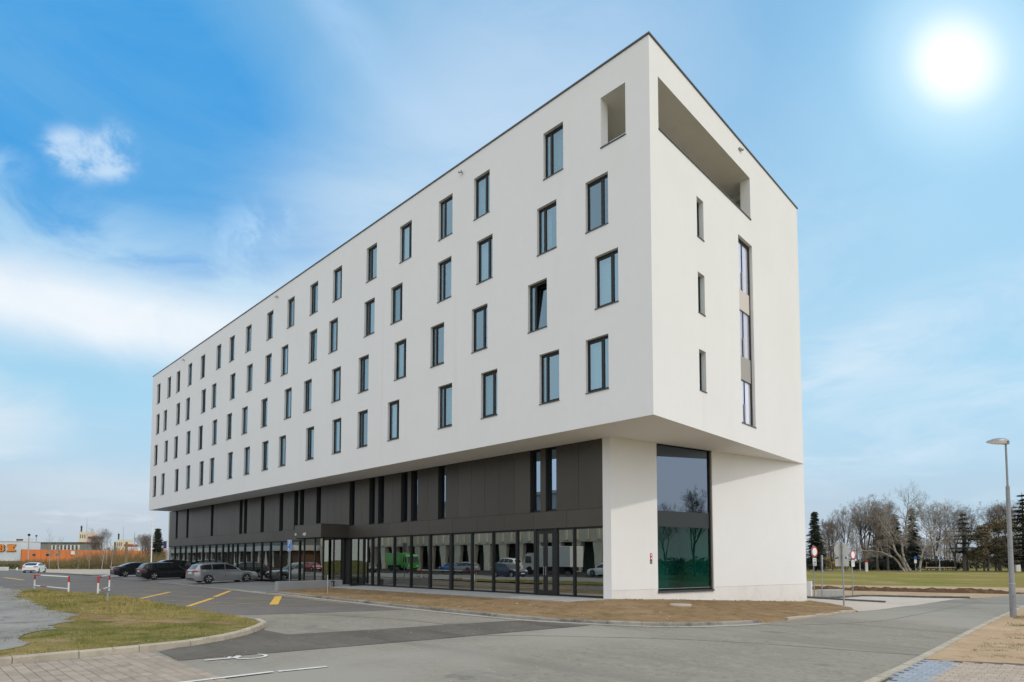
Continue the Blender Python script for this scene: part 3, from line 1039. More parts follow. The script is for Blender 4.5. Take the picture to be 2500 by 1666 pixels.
def ribbon(mb, pts, w, off=.013):
    P = [Vector((*p, 0)) for p in pts]
    v = []
    for i, p in enumerate(P):
        t = (P[min(i + 1, len(P) - 1)] - P[max(i - 1, 0)]).normalized()
        nr = Vector((-t.y, t.x, 0)) * w / 2
        v += [(c.x, c.y, zr(c.x, c.y) + off) for c in (p - nr, p + nr)]
    mb.add(v, [(2 * i, 2 * i + 2, 2 * i + 3, 2 * i + 1) for i in range(len(P) - 1)])


arc = [(-.62 + .27 * math.cos(a), -13.72 + .27 * math.sin(a)) for a in [math.radians(q) for q in range(-150, 131, 20)]]
ribbon(mb, arc, .07)
ribbon(mb, smooth_path([(-.76, -14.50), (-.70, -14.2), (-.66, -14.02), (-.72, -13.90), (-.88, -13.86)], 4), .085, .0165)
ribbon(mb, [(-.62, -14.14), (-.84, -14.02)], .06, .0195)
o = mb.build('white_marking', M['white_paint'])
o['kind'] = 'structure'

# ------------------------------------------------------------------ the hotel
hotel = thing('hotel_building', 'large white six storey hotel block overhanging a dark panelled glazed ground floor', 'building')


def holed(mb, u0, u1, z0, z1, holes, fn, depth, mi=0):
    """a wall face with rectangular holes; fn(u, z, d) gives the point d behind the face"""
    cuts = sorted(set([z0, z1] + [h[2] for h in holes] + [h[3] for h in holes]))
    for za, zb in zip(cuts, cuts[1:]):
        hs = sorted([h for h in holes if h[2] <= za + 1e-6 and h[3] >= zb - 1e-6])
        u = u0
        for h in hs:
            if h[0] > u:
                mb.quad(fn(u, za, 0), fn(h[0], za, 0), fn(h[0], zb, 0), fn(u, zb, 0), mi)
            u = h[1]
        if u < u1:
            mb.quad(fn(u, za, 0), fn(u1, za, 0), fn(u1, zb, 0), fn(u, zb, 0), mi)
    if depth:
        reveals(mb, holes, fn, depth, mi)


def reveals(mb, holes, fn, depth, mi=0):
    for ua, ub, za, zb in holes:
        mb.quad(fn(ua, za, 0), fn(ua, za, depth), fn(ua, zb, depth), fn(ua, zb, 0), mi)
        mb.quad(fn(ub, za, 0), fn(ub, zb, 0), fn(ub, zb, depth), fn(ub, za, depth), mi)
        mb.quad(fn(ua, zb, 0), fn(ua, zb, depth), fn(ub, zb, depth), fn(ub, zb, 0), mi)
        mb.quad(fn(ua, za, 0), fn(ub, za, 0), fn(ub, za, depth), fn(ua, za, depth), mi)


ROWS = [
    (17.60, 19.62, [-4.57, -8.92, -11.55, -14.87, -18.15, -21.94, -24.89, -28.13, -31.40, -35.16, -38.38, -41.18, -44.86, -48.12, -51.35, -54.05, -57.36], 1),
    (14.44, 16.48, [-2.38, -4.94, -8.72, -11.61, -15.65, -18.31, -22.34, -24.90, -28.94, -31.53, -34.79, -38.05, -42.04, -44.47, -48.44, -51.13, -54.96, -57.34], 0),
    (11.26, 13.33, [-1.95, -5.47, -9.05, -12.14, -15.26, -18.85, -21.90, -25.51, -28.31, -32.06, -35.53, -38.55, -41.67, -44.97, -48.05, -51.47, -54.39, -57.66], 0),
    (8.05, 10.15, [-2.42, -4.83, -8.40, -11.51, -15.84, -18.88, -21.76, -25.09, -29.02, -31.75, -34.95, -38.17, -42.07, -44.51, -47.85, -51.0, -55.1, -57.77], 0)]
WW = 1.07
holes = []
for z0, z1, us, k in ROWS:
    holes += [(u - WW / 2, u + WW / 2, z0, z1) for u in us]
LOG_L = (-2.15, -1.03, 17.55, 19.565)
holes_l = holes + [LOG_L]
LOG_E = (.61, 8.93, 17.55, 19.565)
SMALL = [(3.53, 4.11, 14.63, 16.29), (3.53, 4.11, 11.50, 13.16), (3.53, 4.11, 8.34, 10.0)]
STRIP = (7.48, 9.02, 7.69, 16.29)

mb = MB()
DEP, DEPE, TH = .19, .16, .46
DES = .23
# window holes and the deeper loggia hole share the face: cut all, then add reveals of their own depth
def face(mb, u0, u1, z0, z1, groups, fn):
    allh = [h for hs, d in groups for h in hs]
    holed(mb, u0, u1, z0, z1, allh, fn, 0.0)
    for hs, d in groups:
        reveals(mb, hs, fn, d)


face(mb, -L, 0, ZB, ZT, [(holes, DEP), ([LOG_L], TH)], lambda u, z, d: (u, d, z))
face(mb, 0, W, ZB, ZT, [(SMALL, DES), ([STRIP], DEPE), ([LOG_E], TH)], lambda u, z, d: (-d, u, z))
mb.quad((-L, 0, ZB), (-L, W, ZB), (-L, W, ZT), (-L, 0, ZT))
mb.quad((-L, W, ZB), (0, W, ZB), (0, W, ZT), (-L, W, ZT))
mb.build('wall', M['stucco'], hotel, fix=False)
MB().quad((-L, 0, ZB), (0, 0, ZB), (0, W, ZB), (-L, W, ZB)).build('soffit', M['stucco'], hotel, fix=False)
MB().box(-L + .3, .3, ZT - .5, -.3, W - .3, ZT - .15).build('roof', M['far_grey'], hotel)
c = .045
mb = MB()
mb.box(-L - c, -c, ZT, .0 + c, .34, ZT + .06)
mb.box(-.30, .342, ZT, c, W + c, ZT + .06)
mb.box(-L - c, .342, ZT, -L + .30, W + c, ZT + .06)
mb.box(-L + .302, W - .3, ZT, -.302, W + c, ZT + .06)
mb.build('parapet_coping', M['metal_dark'], hotel)
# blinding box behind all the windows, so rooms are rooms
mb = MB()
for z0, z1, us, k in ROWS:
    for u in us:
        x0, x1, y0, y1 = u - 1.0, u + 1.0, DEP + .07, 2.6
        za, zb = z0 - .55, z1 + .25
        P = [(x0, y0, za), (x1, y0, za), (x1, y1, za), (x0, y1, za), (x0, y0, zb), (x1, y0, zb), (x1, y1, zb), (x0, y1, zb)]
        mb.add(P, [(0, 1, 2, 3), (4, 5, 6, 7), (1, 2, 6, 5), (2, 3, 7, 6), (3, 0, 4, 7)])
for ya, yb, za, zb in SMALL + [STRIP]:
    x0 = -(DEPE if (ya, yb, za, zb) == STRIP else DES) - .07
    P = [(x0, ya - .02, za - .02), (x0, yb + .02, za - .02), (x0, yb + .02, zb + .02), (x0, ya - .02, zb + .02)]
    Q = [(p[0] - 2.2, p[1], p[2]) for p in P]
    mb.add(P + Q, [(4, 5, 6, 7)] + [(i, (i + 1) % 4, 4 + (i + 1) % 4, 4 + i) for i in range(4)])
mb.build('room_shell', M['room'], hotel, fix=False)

# one window of each hand, copied along the rows.  local origin: bottom middle of the opening, y runs into the wall
FW, NARROW = .062, .27


def window_meshes(hand, h):
    lo, hi = -WW / 2, WW / 2
    fr = MB()
    y0, y1 = DEP - .055, DEP + .02
    fr.box(lo, y0, .035, lo + FW, y1, h)
    fr.box(hi - FW, y0, .035, hi, y1, h)
    fr.box(lo + FW, y0, h - FW - .05, hi - FW, y1, h)
    fr.box(lo + FW, y0, .035, hi - FW, y1, .035 + FW)
    x = hi - FW - NARROW if hand == 0 else lo + FW + NARROW
    fr.box(x - .05, y0 - .012, .035 + FW, x + .05, y1, h - FW - .05)
    a, b = .035 + FW, h - FW - .05
    yp = DEP - .02
    if hand == 0:
        wide, slim = (lo + FW, x - .05), (x + .05, hi - FW)
    else:
        wide, slim = (x + .05, hi - FW), (lo + FW, x - .05)
    sash = MB()
    s = .045
    w0, w1 = wide
    for q in ((w0, a, w0 + s, b), (w1 - s, a, w1, b), (w0 + s, a, w1 - s, a + s), (w0 + s, b - s, w1 - s, b)):
        sash.box(q[0], yp - .022, q[1], q[2], yp + .01, q[3])
    pw = MB().box(w0 + s, yp - .012, a + s, w1 - s, yp - .004, b - s)
    ps = MB().box(slim[0], yp - .012, a, slim[1], yp - .004, b)
    sill = MB().box(lo - .012, -.035, -.028, hi + .012, DEP - .06, .0)
    sill.box(lo - .012, DEP - .0595, -.001, hi + .012, DEP, .034)
    cur = {}
    for kind, (c0, c1) in {'full': (lo - .05, hi + .05), 'left': (lo - .05, lo + .52), 'right': (hi - .52, hi + .05)}.items():
        m_ = MB()
        n = 44
        pts = []
        for i in range(n + 1):
            q = c0 + (c1 - c0) * i / n
            pts.append((q, DEP + .17 + .022 * math.sin(q * 52) + .012 * math.sin(q * 23 + 1)))
        m_.add([(p[0], p[1], -.1) for p in pts] + [(p[0], p[1], h + .05) for p in pts], [(i, i + 1, n + 2 + i, n + 1 + i) for i in range(n)])
        cur[kind] = m_.mesh('curtain', M['curtain'], smooth=True, angle=180)
    return dict(frame=fr.mesh('window', M['frame']), sash=sash.mesh('sash', M['frame']), wide=pw.mesh('pane', M['pane_up']), slim=ps.mesh('pane', M['pane_up']),
                sill=sill.mesh('sill', M['metal_dark']), curtain=cur, pivot=(w0 + w1) / 2, a=a)


rg = random.Random(11)
for r, (z0, z1, us, first) in enumerate(ROWS):
    kit = [window_meshes(h_, z1 - z0) for h_ in (0, 1)]
    for i, u in enumerate(us):
        hand = (i + first) % 2
        kq = kit[hand]
        w = link('window', kq['frame'], hotel, (u, 0, z0))
        opened = (r == 2 and i == 1)
        sa = link('sash', kq['sash'], w)
        pa = link('pane', kq['wide'], w)
        if opened:
            w['label'] = 'window with its wide sash tilted open'
            for q in (sa, pa):
                q.rotation_euler = (math.radians(-5.5), 0, 0)
                q.location = (0, .012, 0)
        link('pane', kq['slim'], w)
        link('sill', kq['sill'], w)
        kind = rg.choices(('full', 'left', 'right', None), (6, 2, 2, 1))[0]
        if kind and not opened:
            link('curtain', kq['curtain'][kind], w)

# end wall: three slim windows and the tall stair window
for ya, yb, za, zb in SMALL:
    f = MB()
    x0, x1 = -DES - .02, -DES + .03
    f.box(x0, ya, za + .03, x1, ya + .06, zb)
    f.box(x0, yb - .06, za + .03, x1, yb, zb)
    f.box(x0, ya + .06, zb - .06, x1, yb - .06, zb)
    f.box(x0, ya + .06, za + .03, x1, yb - .06, za + .09)
    w = f.build('window', M['frame'], hotel)
    MB().box(-DES, ya + .06, za + .09, -DES + .01, yb - .06, zb - .06).build('pane', M['pane_up'], w)
    MB().box(-DES + .032, ya - .01, za - .028, .035, yb + .01, za).build('sill', M['metal_dark'], w)
ya, yb, za, zb = STRIP
f = MB()
x0, x1 = -DEPE - .02, -DEPE + .022
f.box(x0, ya, za + .03, x1, ya + .07, zb)
f.box(x0, yb - .12, za + .03, x1, yb, zb)
f.box(x0, ya + .07, zb - .10, x1, yb - .12, zb)
f.box(x0, ya + .07, za + .03, x1, yb - .12, za + .10)
PAN = [(9.75, 10.84), (12.98, 13.92)]
GL = [(za + .10, 9.75), (10.84, 12.98), (13.92, zb - .10)]
w = f.build('stair_window', M['frame'], hotel)
for (a, b), mm in zip(PAN, (M['panel_grey'], M['panel_pale'])):
    MB().box(-DEPE + .0, ya + .07, a, -DEPE + .018, yb - .12, b).build('infill_panel', mm, w)
for a, b in GL:
    MB().box(-DEPE - .01, ya + .07, a, -DEPE + .002, 8.15, b - .001).build('pane', M['pane_end'], w)
    MB().box(-DEPE - .01, 8.22, a, -DEPE + .002, yb - .12, b - .001).build('pane', M['pane_end'], w)
    MB().box(-DEPE - .055, ya + .07, a, -DEPE - .045, yb - .12, b - .001).build('cloud_reflection', M['cloud_reflection'], w)  # added pale sheet imitating bright cloud reflected in the panes
    MB().box(-DEPE - .015, 8.15, a, -DEPE + .018, 8.22, b - .001).build('mullion', M['frame'], w)
    MB().box(-DEPE + .024, 8.10, a + .04, -DEPE + .04, 8.22, a + .86).build('guard_plate', M['sign_grey'], w)
    MB().box(-DEPE + .003, ya + .07, b - .06, -DEPE + .015, yb - .12, b - .002).build('transom', M['frame'], w)
MB().box(-DEPE + .057, ya - .01, za - .03, .04, yb + .01, za).build('sill', M['metal_dark'], w)

# loggia at the top corner
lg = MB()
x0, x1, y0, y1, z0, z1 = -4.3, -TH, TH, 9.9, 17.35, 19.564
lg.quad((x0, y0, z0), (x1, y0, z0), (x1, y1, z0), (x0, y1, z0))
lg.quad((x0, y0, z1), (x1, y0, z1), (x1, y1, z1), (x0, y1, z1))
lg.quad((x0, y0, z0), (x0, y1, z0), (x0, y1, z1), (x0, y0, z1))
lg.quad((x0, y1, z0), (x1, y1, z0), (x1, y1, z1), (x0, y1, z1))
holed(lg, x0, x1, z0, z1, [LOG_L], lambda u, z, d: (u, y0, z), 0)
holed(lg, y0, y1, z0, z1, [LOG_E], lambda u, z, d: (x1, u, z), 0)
lg.quad((LOG_L[0], .001, z1 - .001), (LOG_L[1], .001, z1 - .001), (LOG_L[1], TH, z1 - .001), (LOG_L[0], TH, z1 - .001))  # top reveals covered in the same shade-darkened colour
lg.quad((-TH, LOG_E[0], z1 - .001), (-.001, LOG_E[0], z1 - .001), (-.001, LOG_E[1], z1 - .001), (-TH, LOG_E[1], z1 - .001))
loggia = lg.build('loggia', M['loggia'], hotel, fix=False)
MB().box(x0 + .02, 5.2, z0, x0 + .06, 8.6, z1 - .25).build('pane', M['pane_low'], loggia)
MB().box(x0 + 1.2, y1 - .08, z0, x1 - .3, y1 - .04, z1 - .3).build('pane', M['pane_low'], loggia)
MB().box(-2.13, .30, 17.57, -1.05, .318, 17.86).build('balustrade', glass('balustrade_glass', (.7, .82, .85), .5), loggia)
MB().box(-2.03, .296, 17.56, -2.01, .322, 17.90).build('post', M['metal_dark'], loggia)
MB().box(LOG_L[0] - .02, -.04, 17.515, LOG_L[1] + .01, .28, 17.552).build('sill', M['metal_dark'], loggia)
MB().box(-.30, LOG_E[0] - .01, 17.515, .04, LOG_E[1] + .02, 17.552).build('sill', M['metal_dark'], loggia)

# lamps under the parapet
for x, z in ((-10.28, 20.30), (-30.18, 20.32), (-49.75, 20.33)):
    q = MB().tube([(x, 0, z), (x, -.10, z - .02)], .03, 8).tube([(x - .02, -.07, z + .08), (x - .03, -.20, z - .06)], .055, 10)
    q.build('wall_lamp', M['sign_grey'], hotel)
MB().tube([(0, 7.72, 20.40), (.10, 7.72, 20.40)], .03, 8).tube([(.02, 7.75, 20.40), (.08, 8.02, 20.45)], .06, 10).build('wall_lamp', M['sign_grey'], hotel)

# ---- lower storeys
HX = HU - .41
XL = -60.40
n_w = Vector((W - HV, HU, 0)).normalized()      # outward normal of the skewed end wall
d_w = Vector((-HU, W - HV, 0)).normalized()
EL = math.hypot(HU, W - HV)


def endp(u, z, d=0.0):
    p = Vector((HU, HV, 0)) + d_w * u - n_w * d
    return (p.x, p.y, z)


mb = MB()
# above the plinth line the hole is cut; the plinth runs below it
holed(mb, 0, EL, .33, ZB, [(2.655, 6.20, .33, ZB)], endp, .13)
mb.quad((HX, HV, -.3), (HU, HV, -.3), (HU, HV, ZB), (HX, HV, ZB))
mb.quad((HX, HV, -.3), (HX, HV, ZB), (HX, HV + .4, ZB), (HX, HV + .4, -.3))
mb.quad((XL, HV, -.3), (XL + .32, HV, -.3), (XL + .32, HV, ZB), (XL, HV, ZB))
mb.quad((XL, HV, -.3), (XL, HV, ZB), (XL, W, ZB), (XL, W, -.3))
mb.quad((XL + .32, HV, -.3), (XL + .32, HV + .4, -.3), (XL + .32, HV + .4, ZB), (XL + .32, HV, ZB))
mb.quad((XL, W, -.9), (0, W, -.9), (0, W, ZB), (XL, W, ZB))
mb.quad((XL, HV, ZB - .002), (-L, HV, ZB - .002), (-L, W, ZB - .002), (XL, W, ZB - .002))
mb.build('wall', M['stucco'], hotel, fix=False)
pl = MB()
holed(pl, 0, EL, -.9, .325, [(2.655, 6.20, .19, .325)], lambda u, z, d: endp(u, z, d + .008), .12)
pl.quad(endp(0, .325, .008), endp(2.655, .325, .008), endp(2.655, .325, .02), endp(0, .325, .02))
pl.quad(endp(6.2, .325, .008), endp(EL, .325, .008), endp(EL, .325, .02), endp(6.2, .325, .02))
pl.build('plinth', M['plinth'], hotel, fix=False)


def slab(name, u0, u1, z0, z1, d0, d1, m, parent=hotel):
    q = MB()
    P = [endp(u, z, d) for d in (d0, d1) for u, z in ((u0, z0), (u1, z0), (u1, z1), (u0, z1))]
    q.add(P, [(0, 1, 2, 3), (7, 6, 5, 4), (0, 4, 5, 1), (1, 5, 6, 2), (2, 6, 7, 3), (3, 7, 4, 0)])
    return q.build(name, m, parent)


u0, u1 = 2.66, 6.195
big = slab('tall_window', u0, u0 + .05, .24, ZB - .004, .10, .15, M['frame'])
slab('frame', u1 - .07, u1, .24, ZB - .004, .075, .15, M['frame'], big)
slab('frame', u0 + .05, u1 - .07, .24, .30, .10, .15, M['frame'], big)
slab('spandrel', u0 + .05, u1 - .07, 3.07, 3.77, .112, .16, M['spandrel'], big)
slab('pane', u0 + .05, u1 - .07, 3.77, ZB - .004, .12, .135, M['pane_big'], big)
slab('pane', u0 + .05, u1 - .07, .30, 3.07, .12, .135, M['pane_teal'], big)
slab('sill', u0 - .01, u1 + .03, .155, .235, -.06, .17, M['metal_dark'], big)
slab('jamb', u1 + .001, u1 + .05, .24, ZB - .004, -.012, .09, M['panel_grey'], big)
# hall behind the tall window and the shop front
hall = MB()
HX0, HX1, HY0, HY1 = XL + .5, -1.2, HV + .40, 9.0
hall.quad((HX0, HV + .12, .0), (-3.9, HV + .12, .0), (-3.9, HY1, 0), (HX0, HY1, 0))
hall.quad((HX0, HV + .12, 3.25), (-3.9, HV + .12, 3.25), (-3.9, HY1, 3.25), (HX0, HY1, 3.25))
hall.quad((HX0, HY1, 0), (-3.9, HY1, 0), (-3.9, HY1, 3.25), (HX0, HY1, 3.25))
hall.quad((-3.9, HV + .4, 0), (-3.9, HY1, 0), (-3.9, HY1, 3.25), (-3.9, HV + .4, 3.25))
hall.quad((HX0, HV + .4, 0), (HX0, HY1, 0), (HX0, HY1, 3.25), (HX0, HV + .4, 3.25))
hall.build('hall_interior', M['room'], hotel, fix=False)
th = MB()
A, B, Cc, Dd = endp(1.9, 0, .3), endp(7.2, 0, .3), endp(7.2, 0, 4.8), endp(1.9, 0, 4.8)
for za, zb in ((.1, 3.3), (3.5, ZB - .05)):
    P = [(*p[:2], za) for p in (A, B, Cc, Dd)] + [(*p[:2], zb) for p in (A, B, Cc, Dd)]
    th.add(P, [(0, 1, 2, 3), (4, 5, 6, 7), (1, 2, 6, 5), (2, 3, 7, 6), (3, 0, 4, 7)])
th.build('stair_interior', M['room_teal'], hotel, fix=False)
slab('inner_door', 5.1, 6.0, .1, 2.2, 4.70, 4.76, M['clad_back'])

# dark cladding between slot windows
SLOTS = [-57.67, -54.42, -47.80, -41.21, -40.25, -36.96, -33.61, -31.20, -30.29, -27.85, -23.48, -21.15, -20.16, -17.78, -16.82, -14.35, -7.55, -6.59]
SW = .64
sl_holes = [(u - SW / 2, u + SW / 2, 3.82, ZB - .004) for u in SLOTS]
mb = MB()
holed(mb, XL + .32, HX, 3.03, ZB - .002, sl_holes, lambda u, z, d: (u, HV + .034 + d, z), .24)
mb.quad((XL + .32, HV + .034, 3.03), (HX, HV + .034, 3.03), (HX, HV + .25, 3.03), (XL + .32, HV + .25, 3.03))
mb.build('cladding_backing', M['clad_back'], hotel, fix=False)
edges = [XL + .32] + [q for u in SLOTS for q in (u - SW / 2, u + SW / 2)] + [HX]
for a, b in zip(edges[::2], edges[1::2]):
    n = max(1, round((b - a) / 1.02))
    for k in range(n):
        p, q = a + (b - a) * k / n, a + (b - a) * (k + 1) / n
        MB().box(p + (.006 if k else 0), HV, 3.792, q - (.006 if k < n - 1 else 0), HV + .032, ZB - .003).build('cladding_panel', M['clad'], hotel)
n = 29
for k in range(n):
    p, q = XL + .32 + (HX - XL - .32) * k / n, XL + .32 + (HX - XL - .32) * (k + 1) / n
    MB().box(p + .006, HV, 3.02, q - .006, HV + .032, 3.78).build('cladding_panel', M['clad'], hotel)
for u in SLOTS:
    f = MB()
    y0 = HV + .24
    f.box(u - SW / 2, y0 - .03, 3.82, u - SW / 2 + .035, y0 + .03, ZB - .01)
    f.box(u + SW / 2 - .035, y0 - .03, 3.82, u + SW / 2, y0 + .03, ZB - .01)
    f.box(u - SW / 2 + .035, y0 - .03, ZB - .09, u + SW / 2 - .035, y0 + .03, ZB - .01)
    f.box(u - SW / 2 + .035, y0 - .03, 3.82, u + SW / 2 - .035, y0 + .03, 3.90)
    w = f.build('slot_window', M['frame'], hotel)
    MB().box(u - SW / 2 + .035, y0 - .005, 3.90, u + SW / 2 - .035, y0 + .005, ZB - .09).build('pane', M['pane_slot'], w)
mb = MB()
for u in SLOTS:
    P = [(u - .4, HV + .29, 3.7), (u + .4, HV + .29, 3.7), (u + .4, HV + .29, ZB - .005), (u - .4, HV + .29, ZB - .005)]
    Q = [(p[0], p[1] + 2, p[2]) for p in P]
    mb.add(P + Q, [(4, 5, 6, 7)] + [(i, (i + 1) % 4, 4 + (i + 1) % 4, 4 + i) for i in range(4)])
mb.build('room_shell', M['clad_back'], hotel, fix=False)

# shop front
MULL = [-58.27, -56.58, -55.01, -53.37, -51.91, -50.15, -48.46, -46.84, -45.22, -43.98, -43.01, -41.97, -40.42, -38.70, -37.09, -35.50, -33.65, -32.17, -30.66, -29.34, -27.3, -23.72, -22.11, -21.14, -20.46, -18.81, -17.17, -15.42, -13.62, -11.97, -10.40, -8.77, -7.57, -6.35, -5.32]
THICK = {-15.42: .12, -13.62: .17, -7.57: .16, -6.35: .16, -8.77: .10, -21.14: .10}
YG = HV + .10
bays = [XL + .34] + MULL + [HX - .005]
for u in MULL:
    t = THICK.get(u, .075)
    MB().box(u - t / 2, HV + .01, -.01, u + t / 2, YG + .08, 3.018).build('mullion', M['frame'], hotel)
mb = MB()
mb.box(XL + .34, YG - .03, -.01, HX - .005, YG + .05, .07)
mb.box(XL + .34, YG - .03, 2.93, HX - .005, YG + .05, 3.018)
mb.build('glazing_rail', M['frame'], hotel)
for a, b in zip(bays, bays[1:]):
    if (a, b) in ((-27.3, -23.72),):
        continue
    ta, tb = THICK.get(a, .075) / 2, THICK.get(b, .075) / 2
    if a == -7.57:      # double door
        mid = (-7.57 - 6.35) / 2
        for s0, s1, hx in ((a + ta + .005, mid - .005, -1), (mid + .005, b - tb - .005, 1)):
            f = MB()
            y0, y1 = YG - .045, YG - .031
            y0 = HV + .03
            y1 = YG - .032
            f.box(s0, y0, .02, s0 + .12, y1, 2.92)
            f.box(s1 - .12, y0, .02, s1, y1, 2.92)
            f.box(s0 + .12, y0, 2.78, s1 - .12, y1, 2.92)
            f.box(s0 + .12, y0, .02, s1 - .12, y1, .22)
            d = f.build('door', M['frame'], hotel)
            MB().box(s0 + .12, y1 - .02, .22, s1 - .12, y1 - .012, 2.78).build('pane', M['pane_low'], d)
            hxp = s1 - .06 if hx < 0 else s0 + .06
            MB().tube([(hxp, y0 - .05, .9), (hxp, y0 - .05, 1.3)], .012, 8).tube([(hxp, y0, .95), (hxp, y0 - .05, .95)], .01, 6).tube([(hxp, y0, 1.25), (hxp, y0 - .05, 1.25)], .01, 6).build('handle', M['steel'], d)
        continue
    MB().box(a + ta, YG, .07, b - tb, YG + .012, 2.93).build('pane', M['pane_low'], hotel)

# entrance canopy and draught lobby
cx0, cx1, cy0 = -27.46, -23.90, .245
can = MB().box(cx0, cy0, 3.03, cx1, HV - .004, 3.86).build('canopy', M['clad'], hotel)
MB().box(cx0 - .02, cy0 - .02, 3.862, cx1 + .02, HV - .004, 3.885).build('flashing', M['metal_dark'], can)
MB().box(cx0 + .1, cy0 + .1, 2.98, cx1 - .1, HV - .01, 3.026).build('canopy_lining', M['clad_back'], can)


def lettering(name, text, size, m, loc, rot, parent, depth=.012):
    cu = bpy.data.curves.new('lettering', 'FONT')
    cu.body = text
    cu.size = size
    cu.extrude = depth
    cu.align_x = 'CENTER'
    cu.align_y = 'CENTER'
    o = bpy.data.objects.new('tmp', cu)
    COL.objects.link(o)
    dg = bpy.context.evaluated_depsgraph_get()
    me = bpy.data.meshes.new_from_object(o.evaluated_get(dg))
    bpy.data.objects.remove(o, do_unlink=True)
    me.materials.clear()
    me.materials.append(m)
    me.name = name
    return link(name, me, parent, loc, rot)


lettering('lettering', 'Di', .22, M['sign_white'], (-27.27, cy0 - .014, 3.275), (math.pi / 2, 0, 0), can)
lettering('lettering', 'A.JIS', .24, M['sign_white'], (-26.05, cy0 - .014, 3.27), (math.pi / 2, 0, 0), can)
lob = MB()
lx0, lx1, ly0 = -26.75, -24.25, .62
for x in (lx0, -25.3, lx1):
    lob.box(x - .05, ly0 - .05, 0, x + .05, ly0 + .05, 2.978)
lob.box(lx1 - .05, 1.32, 0, lx1 + .05, 1.40, 2.978)
lob.box(lx1 - .05, HV - .1, 0, lx1 + .05, HV - .01, 2.978)
lob.box(lx0 - .05, HV - .1, 0, lx0 + .05, HV - .01, 2.978)
lobby = lob.build('entrance_lobby', M['frame'], hotel)
for a, b in ((lx0 + .05, -25.35), (-25.25, lx1 - .05)):
    MB().box(a, ly0 - .005, .02, b, ly0 + .005, 2.97).build('pane', M['pane_low'], lobby)
for a, b in ((ly0 + .05, 1.32), (1.40, HV - .1)):
    MB().box(lx1 - .005, a, .02, lx1 + .005, b, 2.97).build('pane', M['pane_low'], lobby)
MB().box(lx0 - .005, ly0 + .05, .02, lx0 + .005, HV - .1, 2.97).build('pane', M['pane_low'], lobby)
MB().box(-27.3, HV + .02, 0, -23.75, HV + .06, 2.92).build('inner_door', M['clad_back'], hotel)
MB().bbox(-27.2, .3, -.3, -23.6, HV + .02, -.006, .006).build('entrance_slab', M['walk'], hotel)

# red notice plates on the end wall
for z0, z1, mm in ((1.735, 1.88, M['red']), (1.585, 1.73, M['red']), (1.43, 1.58, M['frame'])):
    q = slab('notice_plate', 2.19, 2.31, z0, z1, -.012, -.001, mm)
    slab('notice_mark', 2.22, 2.28, z0 + .04, z1 - .035, -.014, -.0121, M['sign_white'] if mm is M['red'] else M['sign_grey'], q)

# ------------------------------------------------------------------ cars
def interp(tab, x):
    if x <= tab[0][0]:
        return tab[0][1]
    for (a, p), (b, q) in zip(tab, tab[1:]):
        if x <= b:
            t = (x - a) / (b - a)
            return p + (q - p) * t
    return tab[-1][1]


STYLE = {
    # fractions of length from the tail; heights in fractions of H.  deck: bonnet/belt line, roof: greenhouse outline
    'estate': dict(deck=[(0, .60), (.012, .655), (.05, .665), (.60, .625), (.72, .60), (.86, .565), (.95, .51), (.985, .44), (1, .40)],
                   roof=[(.018, .66), (.075, .905), (.12, .955), (.25, .99), (.42, 1.0), (.52, .975), (.60, .88), (.725, .60)], rear=.02, belt=.655),
    'sedan': dict(deck=[(0, .58), (.012, .69), (.10, .71), (.18, .70), (.55, .645), (.70, .61), (.84, .575), (.95, .51), (.985, .44), (1, .40)],
                  roof=[(.115, .70), (.22, .85), (.32, .965), (.42, 1.0), (.50, .985), (.57, .92), (.725, .61)], rear=.1, belt=.675),
    'suv': dict(deck=[(0, .58), (.012, .63), (.05, .645), (.62, .615), (.74, .60), (.88, .575), (.96, .52), (.985, .45), (1, .42)],
                roof=[(.02, .64), (.085, .87), (.14, .94), (.28, .985), (.45, 1.0), (.55, .975), (.62, .89), (.745, .60)], rear=.02, belt=.64),
    'coupe': dict(deck=[(0, .60), (.012, .70), (.06, .72), (.16, .705), (.55, .66), (.70, .62), (.84, .575), (.95, .51), (.985, .44), (1, .40)],
                  roof=[(.05, .715), (.16, .87), (.27, .965), (.40, 1.0), (.50, .985), (.57, .92), (.72, .62)], rear=.05, belt=.69)}


